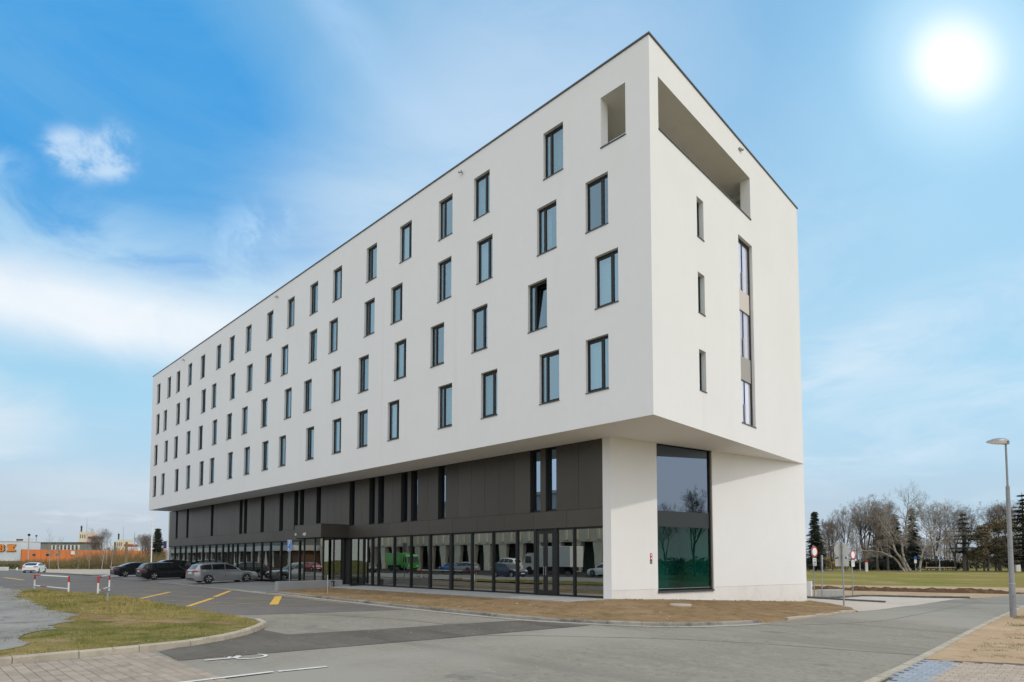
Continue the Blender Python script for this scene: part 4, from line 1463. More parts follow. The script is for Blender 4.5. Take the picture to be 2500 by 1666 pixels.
def make_car(name, style, Lc, Wc, H, paint, label, loc, rz, cat='car', group=None, rim=None, rails=False):
    S = STYLE[style]
    root = thing(name, label, cat, loc, rz, group)
    R = .325 if style != 'suv' else .36
    xr, xf = -Lc / 2 + Lc * .205, Lc / 2 - Lc * .195
    hw = Wc / 2
    zb0 = .19 if style != 'suv' else .23

    def width(f):
        e = 1.0
        if f < .10:
            e = .86 + .14 * math.sin(f / .10 * math.pi / 2)
        if f > .86:
            e = .80 + .20 * math.cos((f - .86) / .14 * math.pi / 2)
        return hw * e
    fr = sorted(set([0, .004, .012, .03, .06] + [k / 64 for k in range(3, 63)] + [.965, .985, .995, 1]))
    body = MB()
    rings = []
    for f in fr:
        x = -Lc / 2 + f * Lc
        zt = interp(S['deck'], f) * H
        zb = zb0 + (.10 * (1 - f / .03) if f < .03 else 0) + (.07 * (f - .95) / .05 if f > .95 else 0)
        arch = 0
        for xw in (xr, xf):
            d = abs(x - xw)
            if d < R + .055:
                arch = max(arch, R + math.sqrt((R + .055) ** 2 - d * d))
        zo = max(zb, arch)
        w = width(f)
        ring = [(0, zb), (w * .80, zb), (w * .965, zo + .0), (w * .995, zo + (zt - zo) * .30), (w, zo + (zt - zo) * .55), (w * .985, zo + (zt - zo) * .82), (w * .93, zt - .012), (w * .82, zt + .008), (0, zt + .025 * (1 if f > .7 else .3))]
        rings.append([(x, y, z) for y, z in ring] + [(x, -y, z) for y, z in ring[-2:0:-1]])
    n = len(rings[0])
    b = 0
    for r in rings:
        body.v += r
    for i in range(len(rings) - 1):
        for k in range(n):
            a, c = i * n + k, i * n + (k + 1) % n
            body.f.append((a, c, c + n, a + n))
            body.m.append(0)
    body.f += [tuple(range(n)), tuple((len(rings) - 1) * n + k for k in range(n))]
    body.m += [0, 0]
    # greenhouse
    tb = math.tan(math.radians(21))
    f0, f1 = S['roof'][0][0], S['roof'][-1][0]
    gf = sorted(set([p[0] for p in S['roof']] + [f0 + (f1 - f0) * k / 26 for k in range(27)]))
    belt = S['belt'] * H

    def gy(f, z):
        w = width(f) * .945
        if f < .16:
            w *= .93 + .07 * f / .16
        return w - max(0, z - belt) * tb
    g0 = len(body.v)
    for f in gf:
        x = -Lc / 2 + f * Lc
        zt = interp(S['roof'], f) * H
        zl = min(interp(S['deck'], f) * H - .03, zt - .01)
        zs = max(zl + .002, zt - .05)
        ring = [(gy(f, belt), zl), (gy(f, zs), zs), (gy(f, zt) - .05, zt - .012), (gy(f, zt) * .6, zt + .012), (0, zt + .02)]
        ring = [(x, y, z) for y, z in ring] + [(x, -y, z) for y, z in ring[-2::-1]]
        body.v += ring
    ng = 9
    for i in range(len(gf) - 1):
        for k in range(ng - 1):
            a = g0 + i * ng + k
            body.f.append((a, a + 1, a + ng + 1, a + ng))
            body.m.append(0)
    bo = body.build('body', M[paint], root, smooth=True, angle=42)

    # side glass, split by pillars
    def inside(f, z):
        return z < interp(S['roof'], f) * H - .085
    zlo = belt + .035
    ga, gb = f0 + .06, f1 - .045
    cuts = [ga, ga + (gb - ga) * .30, ga + (gb - ga) * .63, gb] if style in ('estate', 'suv') else [ga, ga + (gb - ga) * .50, gb]
    for s in (1, -1):
        for p, q in zip(cuts, cuts[1:]):
            p2, q2 = p + .006, q - .006
            m_ = MB()
            cols = []
            for k in range(13):
                f = p2 + (q2 - p2) * k / 12
                zh = interp(S['roof'], f) * H - .085
                zz = max(zh, zlo + .004)
                x = -Lc / 2 + f * Lc
                cols.append(((x, s * (gy(f, zlo) + .005), zlo), (x, s * (gy(f, zz) + .005), zz)))
            cols = [c for c in cols if c[1][2] - c[0][2] > .012]
            for c, d in zip(cols, cols[1:]):
                m_.quad(c[0], d[0], d[1], c[1])
            if m_.v:
                m_.build('window', M['car_glass'], root, smooth=True)

    def screen(fa, fb, nm, lift, inset):
        m_ = MB()
        for k in range(6):
            f = fa + (fb - fa) * k / 5
            x = -Lc / 2 + f * Lc
            zt = interp(S['roof'], f) * H
            y = gy(f, zt) - inset
            row = [(x + lift[0], -y, zt + lift[1] - .008), (x + lift[0], -y * .5, zt + lift[1] + .016), (x + lift[0], y * .5, zt + lift[1] + .016), (x + lift[0], y, zt + lift[1] - .008)]
            m_.v += row
        for i in range(5):
            for k in range(3):
                a = i * 4 + k
                m_.f.append((a, a + 1, a + 5, a + 4))
                m_.m.append(0)
        m_.build(nm, M['car_glass'], root, smooth=True, angle=80)
    r = S['roof']
    screen(f1 - .012, r[-3][0] + .012, 'windscreen', (.012, .008), .10)
    top = r[1][0] if style in ('estate', 'suv') else r[2][0] - .02
    screen(r[0][0] + .008, top - .004, 'rear_window', (-.014, .006), .13)
    # wheels
    for nm, xw in (('rear', xr), ('front', xf)):
        for s in (1, -1):
            t = MB().lathe([(R * .70, -.10), (R * .93, -.11), (R, -.075), (R, .075), (R * .93, .11), (R * .70, .10), (R * .66, .06)], 24, axis='Y')
            wh = t.build('wheel', M['tyre'], root, smooth=True, loc=(xw, s * (hw - .135), R))
            q = MB()
            q.lathe([(R * .70, s * .075), (R * .70, s * .100), (R * .62, s * .095), (R * .60, s * .05)], 24, axis='Y')
            q.lathe([(.055, s * .05), (.055, s * .095), (.02, s * .10)], 10, axis='Y')
            for k in range(5):
                a = k * 2 * math.pi / 5 + .3
                for da in (-.12, .12):
                    e = Vector((math.cos(a + da), 0, math.sin(a + da)))
                    q.tube([e * .04 + Vector((0, s * .085, 0)), e * R * .64 + Vector((0, s * .085, 0))], [.022, .028], 5)
            q.build('rim', M[rim or 'rim'], wh, smooth=True)
    # arches, sills and bumpers in dark plastic
    u = MB()
    u.box(-Lc / 2 + .25, -hw * .78, zb0 - .02, Lc / 2 - .25, hw * .78, zb0 + .45)
    u.build('underbody', M['black'], root)
    bz = zb0 + .10
    m_ = MB()
    m_.box(-Lc / 2 - .006, -hw * .72, bz, -Lc / 2 + .10, hw * .72, bz + .10)
    m_.box(Lc / 2 - .12, -hw * .66, bz, Lc / 2 + .006, hw * .66, bz + .14)
    m_.build('bumper_trim', M['black'], root)
    # lamps and plates
    for s in (1, -1):
        zt = .555 * H
        m_ = MB()
        w0 = width(.012)
        P = [(-Lc / 2 - .012, s * w0 * .58, zt), (-Lc / 2 - .012, s * w0 * .97, zt - .01), (-Lc / 2 + .24, s * (hw * .995 + .004), zt + .02), (-Lc / 2 + .24, s * (hw * .985 + .004), zt + .09), (-Lc / 2 - .004, s * w0 * .97, zt + .13), (-Lc / 2 - .006, s * w0 * .58, zt + .12)]
        Q = [(p[0] + .05, p[1] * .93, p[2]) for p in P]
        m_.add(P + Q, [(0, 1, 4, 5), (1, 2, 3, 4), (0, 5, 11, 6), (3, 4, 10, 9), (4, 5, 11, 10), (0, 1, 7, 6), (1, 2, 8, 7), (2, 3, 9, 8)])
        m_.build('tail_light', M['tail'], root)
        zh = .43 * H
        w1 = width(.985)
        m_ = MB()
        P = [(Lc / 2 - .035, s * w1 * .55, zh), (Lc / 2 - .075, s * w1 * .99, zh), (Lc / 2 - .46, s * (hw * .975), zh + .11), (Lc / 2 - .44, s * hw * .94, zh + .17), (Lc / 2 - .14, s * w1 * .93, zh + .125), (Lc / 2 - .06, s * w1 * .55, zh + .09)]
        Q = [(p[0] - .10, p[1] * .9, p[2] - .02) for p in P]
        m_.add(P + Q, [(0, 1, 4, 5), (1, 2, 3, 4), (0, 5, 11, 6), (3, 4, 10, 9), (4, 5, 11, 10), (0, 1, 7, 6), (1, 2, 8, 7), (2, 3, 9, 8)])
        m_.build('headlight', M['headlamp'], root)
        fm = f1 - .075
        xm = -Lc / 2 + fm * Lc
        m_ = MB()
        m_.lathe([(.02, 0), (.075, .02), (.095, .09), (.075, .16), (.02, .18)], 10, axis='Y')
        m_.v = [(v[0] * .7 + xm, s * (gy(fm, belt) + .01 + v[1]), v[2] * .8 + belt + .06) for v in m_.v]
        m_.build('mirror', M[paint] if paint not in ('black_car', 'charcoal') else M['black'], root, smooth=True)
    MB().box(-Lc / 2 - .016, -.26, .47 * H, -Lc / 2 + .02, .26, .47 * H + .11).build('number_plate', M['plate'], root)
    MB().box(Lc / 2 - .03, -.26, .26 * H, Lc / 2 + .012, .26, .26 * H + .11).build('number_plate', M['plate'], root)
    g = MB().box(Lc / 2 - .05, -hw * .42, .345 * H, Lc / 2 + .004, hw * .42, .345 * H + .13)
    g.build('grille', M['black'], root)
    # door seams and handles
    m_, h_ = MB(), MB()
    for s in (1, -1):
        for f in (cuts[1] if len(cuts) == 4 else cuts[0] + .02, (cuts[-2]), gb - .01):
            x = -Lc / 2 + f * Lc
            pts = []
            for k in range(7):
                z = zb0 + .12 + (belt - zb0 - .14) * k / 6
                zt = interp(S['deck'], f) * H
                rr = (z - zb0) / (zt - zb0)
                y = width(f) * interp([(0, .965), (.30, .995), (.55, 1.0), (.82, .985), (1, .93)], rr)
                pts.append((x, y + .002, z))
            for p, q in zip(pts, pts[1:]):
                m_.quad((p[0] - .006, s * p[1], p[2]), (p[0] + .006, s * p[1], p[2]), (q[0] + .006, s * q[1], q[2]), (q[0] - .006, s * q[1], q[2]))
        for f in cuts[1:-1]:
            x = -Lc / 2 + (f + .015) * Lc
            h_.box(x, s * (hw * .985), belt - .16, x + .20, s * (hw * .985 + .03), belt - .13)
    m_.build('door_seam', M['black'], root)
    h_.build('door_handle', M[paint], root)
    if rails:
        for s in (1, -1):
            pts = [(-Lc / 2 + f * Lc, s * (gy(f, interp(S['roof'], f) * H) - .07), interp(S['roof'], f) * H + .03) for f in [.13 + k * .05 for k in range(9)]]
            MB().tube(pts, .014, 6).build('roof_rail', M['steel'], root)
    return root


def park(x, y):
    return (x, y, zlot(x, y))


NOSE_N = math.radians(90)
make_car('estate_car', 'estate', 4.77, 1.84, 1.50, 'silver', 'silver grey estate car parked nose first against the shopfront glass', park(-37.1, -.72), NOSE_N + math.radians(3), rails=True)
make_car('estate_car', 'estate', 4.80, 1.86, 1.50, 'black_car', 'black estate car with silver alloy wheels next to the silver estate', park(-49.2, -.95), NOSE_N + math.radians(1), rails=True)
make_car('suv', 'suv', 4.70, 1.90, 1.72, 'black_car', 'black off-road car reversed into its bay, bonnet towards the road', park(-53.6, .10), -NOSE_N + math.radians(1))
make_car('saloon_car', 'sedan', 4.75, 1.84, 1.46, 'charcoal', 'dark grey saloon with red tail lights at the far end of the row', park(-60.8, -.4), NOSE_N)
make_car('white_car', 'coupe', 4.7, 1.88, 1.44, 'white_car', 'white sloping-back car standing alone on the far road', (-99.0, -3.9, zr(-99, -3.9)), math.radians(158))

# ------------------------------------------------------------------ street furniture
def post_sign(name, label, cat, x, y, poles, group=None):
    z = zr(x, y)
    t = thing(name, label, cat, (x, y, z), 0, group)
    return t, z


def rail(name, label, a, b, h, za):
    a, b = Vector((*a, 0)), Vector((*b, 0))
    d = (b - a)
    t = thing(name, label, 'barrier', (a.x, a.y, za), math.atan2(d.y, d.x), 'red and white tube barriers on the grass island')
    ln = d.length
    r = .046
    for x in (0, ln):
        MB().lathe([(r, -.12), (r, h * .66)], 14, (x, 0, 0)).build('post', M['white_metal'], t, smooth=True)
        MB().lathe([(r + .001, h * .66), (r + .001, h + .03), (r * .6, h + .05)], 14, (x, 0, 0)).build('post_top', M['red'], t, smooth=True)
    n = 5
    for z, rr in ((h, .040), (.18, .036)):
        for k in range(n):
            x0, x1 = .055 + (ln - .11) * k / n, .055 + (ln - .11) * (k + 1) / n
            MB().tube([(x0, 0, z), (x1 - .001, 0, z)], rr, 10).build('bar', M['red'] if k in ((0,) if z > .5 else (1,)) else M['white_metal'], t, smooth=True)
    return t


rail('tube_barrier', 'long low red and white tube barrier on the grass, left of the short one', (-36.98, -12.15), (-30.07, -11.57), .84, -.20)
rail('tube_barrier', 'red and white tube barrier turned end-on beside the yellow road markings', (-26.31, -10.96), (-31.4, -9.36), .90, -.21)
q = thing('post_stub', 'short grey metal post stub in the grass', 'post', (-18.75, -12.15, zisle(-18.75, -12.15)))
MB().lathe([(.045, -.1), (.045, .34), (.03, .35)], 12).build('tube', M['steel'], q, smooth=True)


def disc_sign(name, label, x, y, h_c, r, face_dir, front, plate=None, plate_sz=(.5, .33), group=None):
    z = zr(x, y)
    t = thing(name, label, 'road sign', (x, y, z), math.atan2(face_dir.y, face_dir.x) + math.pi / 2, group)
    # local -Y is the printed side
    MB().lathe([(.035, -.1), (.035, h_c + r + .04), (.02, h_c + r + .05)], 12).build('pole', M['steel'], t, smooth=True)
    MB().lathe([(.05, -.1), (.05, .12), (.036, .16)], 12).build('pole_foot', M['steel'], t, smooth=True)
    dk = MB().lathe([(r, -.075), (r, -.055), (r * .98, -.05)], 40, (0, 0, h_c), axis='Y').build('disc', M['sign_grey'], t)
    if front:
        MB().lathe([(r * .985, -.078), (r * .985, -.0752)], 40, (0, 0, h_c), axis='Y').build('red_ring', M['red'], dk)
        MB().lathe([(r * .70, -.081), (r * .70, -.0782)], 40, (0, 0, h_c), axis='Y').build('white_centre', M['sign_white'], dk)
    for zz in (h_c + r * .6, h_c - r * .6):
        MB().box(-.06, -.054, zz - .02, .06, .045, zz + .02).build('clamp', M['steel'], t)
    if plate:
        w, h = plate_sz
        zc = h_c - r - .04 - h / 2
        p = MB().box(-w / 2, -.072, zc - h / 2, w / 2, -.055, zc + h / 2).build('text_plate', M['sign_white'] if front else M['sign_grey'], t)
        if front:
            rr = random.Random(int(x * 10))
            for k in range(4):
                zz = zc + h * (.30 - .20 * k)
                ww = w * rr.uniform(.5, .8)
                MB().box(-ww / 2, -.0745, zz - .012, ww / 2, -.0722, zz + .012).build('text_line', M['black'], p)
    return t


to_east = Vector((.80, -.60, 0))
disc_sign('road_sign', 'round white sign with red ring beside the white ramp wall at the hotel corner', -1.07, 19.89, 2.71, .335, Vector((.95, -.22, 0)), True, True, (.36, .46), 'no vehicles signs on the drive')
disc_sign('road_sign', 'round white sign with red ring on the bare earth beyond the drive', .24, 22.79, 2.53, .30, Vector((.95, -.22, 0)), True, True, (.34, .38), 'no vehicles signs on the drive')
disc_sign('road_sign', 'round road sign seen from its grey back at the tip of the earth bed', 2.76, 11.65, 2.66, .35, -FWD * -1, False, True, (.62, .34))
q = thing('road_sign', 'narrow tall sign seen nearly edge-on beside the mesh fence', 'road sign', (-.62, 19.83, zr(-.6, 19.8)), math.radians(101))
MB().lathe([(.03, -.1), (.03, 2.5)], 10).build('pole', M['steel'], q, smooth=True)
MB().box(-.22, -.06, 1.5, .22, -.04, 2.5).build('plate', M['sign_grey'], q)
MB().lathe([(.15, -.068), (.15, -.0605)], 24, (0, 0, 1.72), axis='Y').build('mirror_disc', M['sign_blue'], q)

# P sign behind the low wall
px, py_ = -23.6, -1.9
z = zlot(px, py_)
q = thing('parking_sign', 'blue and white P parking sign on a thin pole behind the low concrete wall', 'road sign', (px, py_, z), math.radians(-3))
zt = rise(1320, 38.2) - z
MB().lathe([(.03, -.1), (.03, zt - .02)], 12).build('pole', M['steel'], q, smooth=True)
pl_ = MB().box(-.28, -.06, zt - .66, .28, -.042, zt).build('plate', M['sign_white'], q)
MB().box(-.255, -.0635, zt - .635, .255, -.0602, zt - .025).build('blue_field', M['sign_blue'], pl_)
lettering('letter', 'P', .50, M['sign_white'], (0, -.066, zt - .25), (math.pi / 2, 0, 0), pl_, .002)
MB().box(-.12, -.0665, zt - .60, -.02, -.0637, zt - .50).build('figure', M['sign_white'], pl_)
MB().box(.03, -.0665, zt - .60, .05, -.0637, zt - .46).build('figure', M['sign_white'], pl_)

# low concrete wall with its marker light
q = thing('low_wall', 'low smooth grey concrete wall beside the hotel entrance', 'wall', (-22.35, -3.27, -.3))
MB().bbox(-.20, 0, -.1, .20, 4.05, .665, .012).build('wall_block', M['low_wall'], q)
MB().box(-.202, 0, .60, .202, .004, .604).build('joint_line', M['joint'], q)
q = thing('bollard_light', 'slim dark bollard light by the low concrete wall', 'bollard', (-21.9, .05, -.12))
MB().lathe([(.045, -.1), (.045, .38), (.04, .40)], 12).build('post', M['frame'], q, smooth=True)
MB().box(-.045, -.16, .40, .045, .05, .45).build('lamp_head', M['frame'], q)
q = thing('marker_pole', 'thin pale stake standing in the earth bed before the shopfront', 'stake', (-17.3, -2.9, bed_z(-17.3, -2.9)))
MB().lathe([(.016, -.1), (.016, .95), (.01, .96)], 8).build('stake', M['sign_grey'], q, smooth=True)
q = thing('manhole_cover', 'round concrete manhole cover in the earth bed', 'manhole', (-.80, 3.20, bed_z(-.80, 3.20) - .03))
MB().lathe([(.42, -.3), (.42, .06), (.40, .075)], 28).build('ring', M['drive'], q)
MB().lathe([(.32, .07), (.32, .085)], 28).build('lid', M['gutter'], q)


# the lamp
def street_lamp(x, y, h, label, scale=1.0, heading=0.0, steps=True):
    z = zr(x, y) + .05
    t = thing('street_lamp', label, 'street lamp', (x, y, z), heading, 'street lamps')
    MB().lathe([(.102, -.1), (.100, 1.25), (.09, 1.30), (.086, 1.32), (.064, h * .745), (.062, h * .75)], 20).build('mast', M['steel_grey'], t, smooth=True)
    MB().lathe([(.040, h * .75), (.036, h * .76), (.033, h - .03)], 16).build('upper_mast', M['steel_grey'], t, smooth=True)
    MB().lathe([(.105, 1.27), (.105, 1.31)], 20).build('collar', M['sign_grey'], t, smooth=True)
    MB().box(-.05, -.106, .45, .05, -.09, .85).build('hatch', M['steel_grey'], t)
    # cobra head pointing to -X
    m_ = MB()
    n = 16
    secs = [(-.72, .012, .0, .0), (-.62, .10, .055, .03), (-.45, .16, .12, .06), (-.25, .175, .15, .075), (-.05, .15, .13, .07), (.06, .10, .09, .05), (.12, .03, .03, .02)]
    zc = h + .05
    for sx, w, up, dn in secs:
        for k in range(n):
            a = 2 * math.pi * k / n
            s = math.sin(a)
            m_.v.append((sx, w * math.cos(a), zc + (up if s > 0 else dn * .0 + .004) * s))
    for i in range(len(secs) - 1):
        for k in range(n):
            a, c = i * n + k, i * n + (k + 1) % n
            m_.f.append((a, c, c + n, a + n))
            m_.m.append(0)
    m_.build('lamp_housing', M['steel_grey'], t, smooth=True, angle=60)
    m_ = MB()
    for sx, w, up, dn in secs[:5]:
        for k in range(9):
            a = math.pi + math.pi * k / 8
            m_.v.append((sx, w * .93 * math.cos(a), zc - .006 + dn * 1.3 * math.sin(a)))
    for i in range(4):
        for k in range(8):
            a = i * 9 + k
            m_.f.append((a, a + 1, a + 10, a + 9))
            m_.m.append(0)
    m_.build('lamp_cover', M['sign_white'], t, smooth=True, angle=80)
    MB().box(-.12, -.06, zc - .10, .10, .06, zc - .005).build('bracket', M['steel_grey'], t)
    return t


street_lamp(8.75, 10.82, 6.62, 'tall grey street lamp on the bare verge at the right-hand kerb', heading=math.radians(40))

# ramp wall and mesh fence by the drive
q = thing('ramp_wall', 'short white ramp wall sticking out behind the hotel corner', 'wall', (-2.2, 18.9, zr(-1, 19)))
for k, (xa, xb) in enumerate(((0, .62), (.632, 1.05))):
    MB().box(xa, .3 + xa * .55, -.1, xb, .55 + xa * .55, .95).build('wall_panel', M['stucco'], q)
p0, p1 = Vector((-.94, 19.95, 0)), Vector((.17, 21.05, 0))
d = p1 - p0
q = thing('mesh_fence', 'low grey mesh fence with a white end post at the ramp', 'fence', (p0.x, p0.y, zr(0, 20)), math.atan2(d.y, d.x))
ln = d.length
MB().box(ln - .06, -.04, -.1, ln + .04, .04, .47).build('end_post', M['white_metal'], q)
MB().box(0, -.02, .42, ln - .065, .02, .455).build('top_rail', M['white_metal'], q)
MB().box(0, -.01, .02, ln - .065, .01, .415).build('mesh_panel', M['sign_grey'], q)
for k in range(9):
    x = .1 + (ln - .2) * k / 9
    MB().box(x, -.014, .02, x + .012, -.0102, .415).build('slat', M['steel'], q)
# stones and weeds along the wall foot
mb = MB()
rs = random.Random(5)
for k in range(240):
    t = rs.random()
    if k < 150:
        p = Vector((HU, HV, 0)) + d_w * (t * EL) + n_w * rs.uniform(.02, .22)
    else:
        x = rs.uniform(-20, 2.6)
        y = rs.uniform(-4.3, 3) if x > -3.3 else rs.uniform(-4.3, -.4)
        p = Vector((x, y, 0))
        if not in_poly(x, y, BED_OUT + [(0, 6), (-3.3, 2), (-4, -.2), (-22, -.2)]):
            continue
    zz = bed_z(p.x, p.y)
    s = rs.uniform(.012, .045) * (1.0 if k % 9 else 1.6)
    vs = []
    for i, (a, b, c) in enumerate(((1, 0, 0), (-1, 0, 0), (0, 1, 0), (0, -1, 0), (0, 0, 1), (0, 0, -1))):
        f = s * rs.uniform(.6, 1.3)
        vs.append((p.x + a * f, p.y + b * f, zz + s * .3 + c * f * .7))
    mb.add(vs, [(0, 2, 4), (2, 1, 4), (1, 3, 4), (3, 0, 4), (2, 0, 5), (1, 2, 5), (3, 1, 5), (0, 3, 5)])
o = mb.build('stones', mat('pale_stones', (.42, .38, .33), .9, [(9, (.25, .22, .18), .45, .6)]), fix=False)
o['kind'] = 'stuff'


# grass as blades
def blades(name, spots, hmin, hmax, wid, m, seed):
    """spots: (x, y, z) numpy array"""
    g = np.random.default_rng(seed)
    n = len(spots)
    ang = g.uniform(0, 2 * np.pi, n)
    h = g.uniform(hmin, hmax, n)
    lean = g.normal(0, .45, (n, 2)) * h[:, None]
    wx, wy = np.cos(ang) * wid, np.sin(ang) * wid
    v = np.empty((n, 3, 3))
    v[:, 0] = spots + np.c_[-wx, -wy, -np.full(n, .01)]
    v[:, 1] = spots + np.c_[wx, wy, -np.full(n, .01)]
    v[:, 2] = spots + np.c_[lean[:, 0], lean[:, 1], h]
    me = bpy.data.meshes.new(name)
    me.vertices.add(n * 3)
    me.vertices.foreach_set('co', v.reshape(-1))
    me.loops.add(n * 3)
    me.loops.foreach_set('vertex_index', np.arange(n * 3, dtype=np.int32))
    me.polygons.add(n)
    me.polygons.foreach_set('loop_start', np.arange(0, n * 3, 3, dtype=np.int32))
    me.polygons.foreach_set('loop_total', np.full(n, 3, dtype=np.int32))
    me.update(calc_edges=True)
    me.validate()
    me.materials.append(m)
    o = link(name, me)
    o['kind'] = 'stuff'
    return o


def scatter(poly, n, keep, zf, seed):
    r_ = random.Random(seed)
    xs, ys = [p[0] for p in poly], [p[1] for p in poly]
    out = []
    while n > 0:
        x, y = r_.uniform(min(xs), max(xs)), r_.uniform(min(ys), max(ys))
        n -= 1
        if in_poly(x, y, poly) and r_.random() < keep(x, y):
            out.append((x, y, zf(x, y)))
    return np.array(out)


GR = [p for p in GRAVEL]
G_IN = [(x, y) for x, y in GR]


def keep_isle(x, y):
    k = .36 + 1.15 * mnoise.noise((x * .55, y * .8, 7)) + .75 * mnoise.noise((x * 2.1, y * 2.1, 9))
    if in_poly(x, y, G_IN):
        return .02 if in_poly(x, y + .45, G_IN) else k * .2
    if in_poly(x, y, PATH):
        k *= .12
    if x < -24:
        k *= .9
    return max(0.02, min(1, k + .06))


near = [(-2.95, -17.6), (-2.95, -14.4), (-4.2, -12.5), (-6.5, -11.15), (-12, -11.0), (-12, -16.6)]
blades('grass', scatter(near, 42000, keep_isle, zisle, 1), .02, .075, .006, M['grass'], 1)
blades('grass', scatter(near, 9000, lambda x, y: keep_isle(x, y) * max(0, mnoise.noise((x * 2.6, y * 2.6, 21)) * 2.2), zisle, 6), .06, .15, .006, M['grass'], 6)
blades('grass', scatter([(-2.95, -17.6), (-2.80, -17.6), (-2.80, -14.4), (-3.0, -13.7), (-3.9, -12.4), (-5.0, -11.5), (-5.2, -11.8), (-4.1, -12.7), (-3.2, -13.9)], 2600, lambda x, y: max(0, mnoise.noise((x * 1.7, y * 1.7, 23)) * 2), lambda x, y: zr(x, y) + .12, 8), .03, .08, .006, M['grass'], 8)
farp = [(-12, -15.5), (-12, -11.0), (-18.5, -10.8), (-25.5, -10.9), (-29.8, -11.5), (-36, -12.2), (-37, -14), (-20, -15)]
blades('grass', scatter(farp, 42000, keep_isle, zisle, 2), .04, .13, .012, M['grass'], 2)
BEDP = BED_OUT + [(3.0, 8), (.5, 14.5), (-1.4, 8.9), (-3.2, 2.2), (-3.9, -.1), (-22, -.2)]


def keep_bed(x, y):
    return max(0, min(1, (mnoise.noise((x * 1.3, y * 1.3, 13)) - .34) * 4 + .015))


s_ = scatter(BEDP, 30000, keep_bed, lambda x, y: 0, 3)
if len(s_) > 7000:
    s_ = s_[:7000]
for i in range(len(s_)):
    s_[i, 2] = bed_z(s_[i, 0], s_[i, 1])
blades('weeds', s_, .02, .07, .006, M['grass'], 3)


def keep_bank(x, y):
    d = mnoise.noise((x * .5, y * .5, 17)) + .5 * mnoise.noise((x * 2.2, y * 2.2, 19)) + .30 * sm(9.0, 11.5, x) - .10
    return max(0, min(1, d * 1.4))


blades('dry_grass', scatter([(8.9, -2.6), (8.75, 12), (13, 14), (13, 0)], 80000, keep_bank, zbank, 4), .012, .04, .008, mat('dry_grass_blades', (.27, .22, .095), .9, [(1, (.19, .185, .06), .42, .62)]), 4)

# ------------------------------------------------------------------ trees
class TreeMesh:
    """trunk and limbs in one mesh, fine twigs in another"""

    def __init__(s, seed):
        s.r = random.Random(seed)
        s.trunk, s.twigs = MB(), MB()

    def limb(s, p, d, ln, r, level, top, bend=.22, up=.12, nb=None, spread=.75):
        rg_ = s.r
        n = max(3, int(ln / (.9 if level == 0 else .6)))
        pts, rad = [Vector(p)], [r]
        d = d.normalized()
        for i in range(n):
            d = (d + Vector((rg_.uniform(-1, 1), rg_.uniform(-1, 1), rg_.uniform(-.6, .8))) * bend * .55 + Vector((0, 0, up))).normalized()
            pts.append(pts[-1] + d * ln / n)
            rad.append(max(.006, r * (1 - .78 * (i + 1) / n)))
        tgt = s.trunk if level < 2 else s.twigs
        tgt.tube(pts, rad, 7 if level == 0 else (5 if level == 1 else 3), cap=False)
        if level >= top:
            return
        nb = nb or (8, 6, 6, 5)[min(level, 3)]
        for k in range(nb):
            t = rg_.uniform(.28 if level == 0 else .18, 1.0)
            i = min(n - 1, int(t * n))
            q = pts[i].lerp(pts[i + 1], t * n - i)
            dd = (pts[i + 1] - pts[i]).normalized()
            a = rg_.uniform(0, 2 * math.pi)
            side = dd.cross(Vector((math.cos(a), math.sin(a), .3))).normalized()
            nd = (dd * (1 - spread * .55) + side * spread).normalized()
            s.limb(q, nd, ln * rg_.uniform(.38, .62) * (1.15 - .45 * t), max(.006, rad[i] * .62), level + 1, top, bend * .86, up * .75, None, spread)


def bare_tree_mesh(seed, H, trunk_r, spread=.7, top=4, lean=(0, 0), up=.10, forks=3):
    T = TreeMesh(seed)
    rg_ = T.r
    base = Vector((0, 0, -.2))
    fork = H * rg_.uniform(.16, .26)
    T.trunk.tube([base, (0, 0, fork * .5), (lean[0] * .3, lean[1] * .3, fork)], [trunk_r * 1.25, trunk_r, trunk_r * .85], 8, cap=False)
    for k in range(forks):
        a = 2 * math.pi * (k + rg_.uniform(-.25, .25)) / forks
        sp = rg_.uniform(.15, .5) if forks > 1 else .05
        d = Vector((math.cos(a) * sp + lean[0] * .1, math.sin(a) * sp + lean[1] * .1, 1))
        T.limb(Vector((lean[0] * .3, lean[1] * .3, fork * .92)), d, (H - fork) * rg_.uniform(.86, 1.0), trunk_r * .68, 0, top, .2, up, 10, spread)
    return T


def put_tree(name, label, T, loc, rz, bark, twig, group, cat='tree'):
    t = thing(name, label, cat, loc, rz, group)
    T.trunk.build('trunk', bark, t, smooth=True, angle=180, fix=False)
    if T.twigs.v:
        T.twigs.build('crown', twig, t, fix=False)
    return t


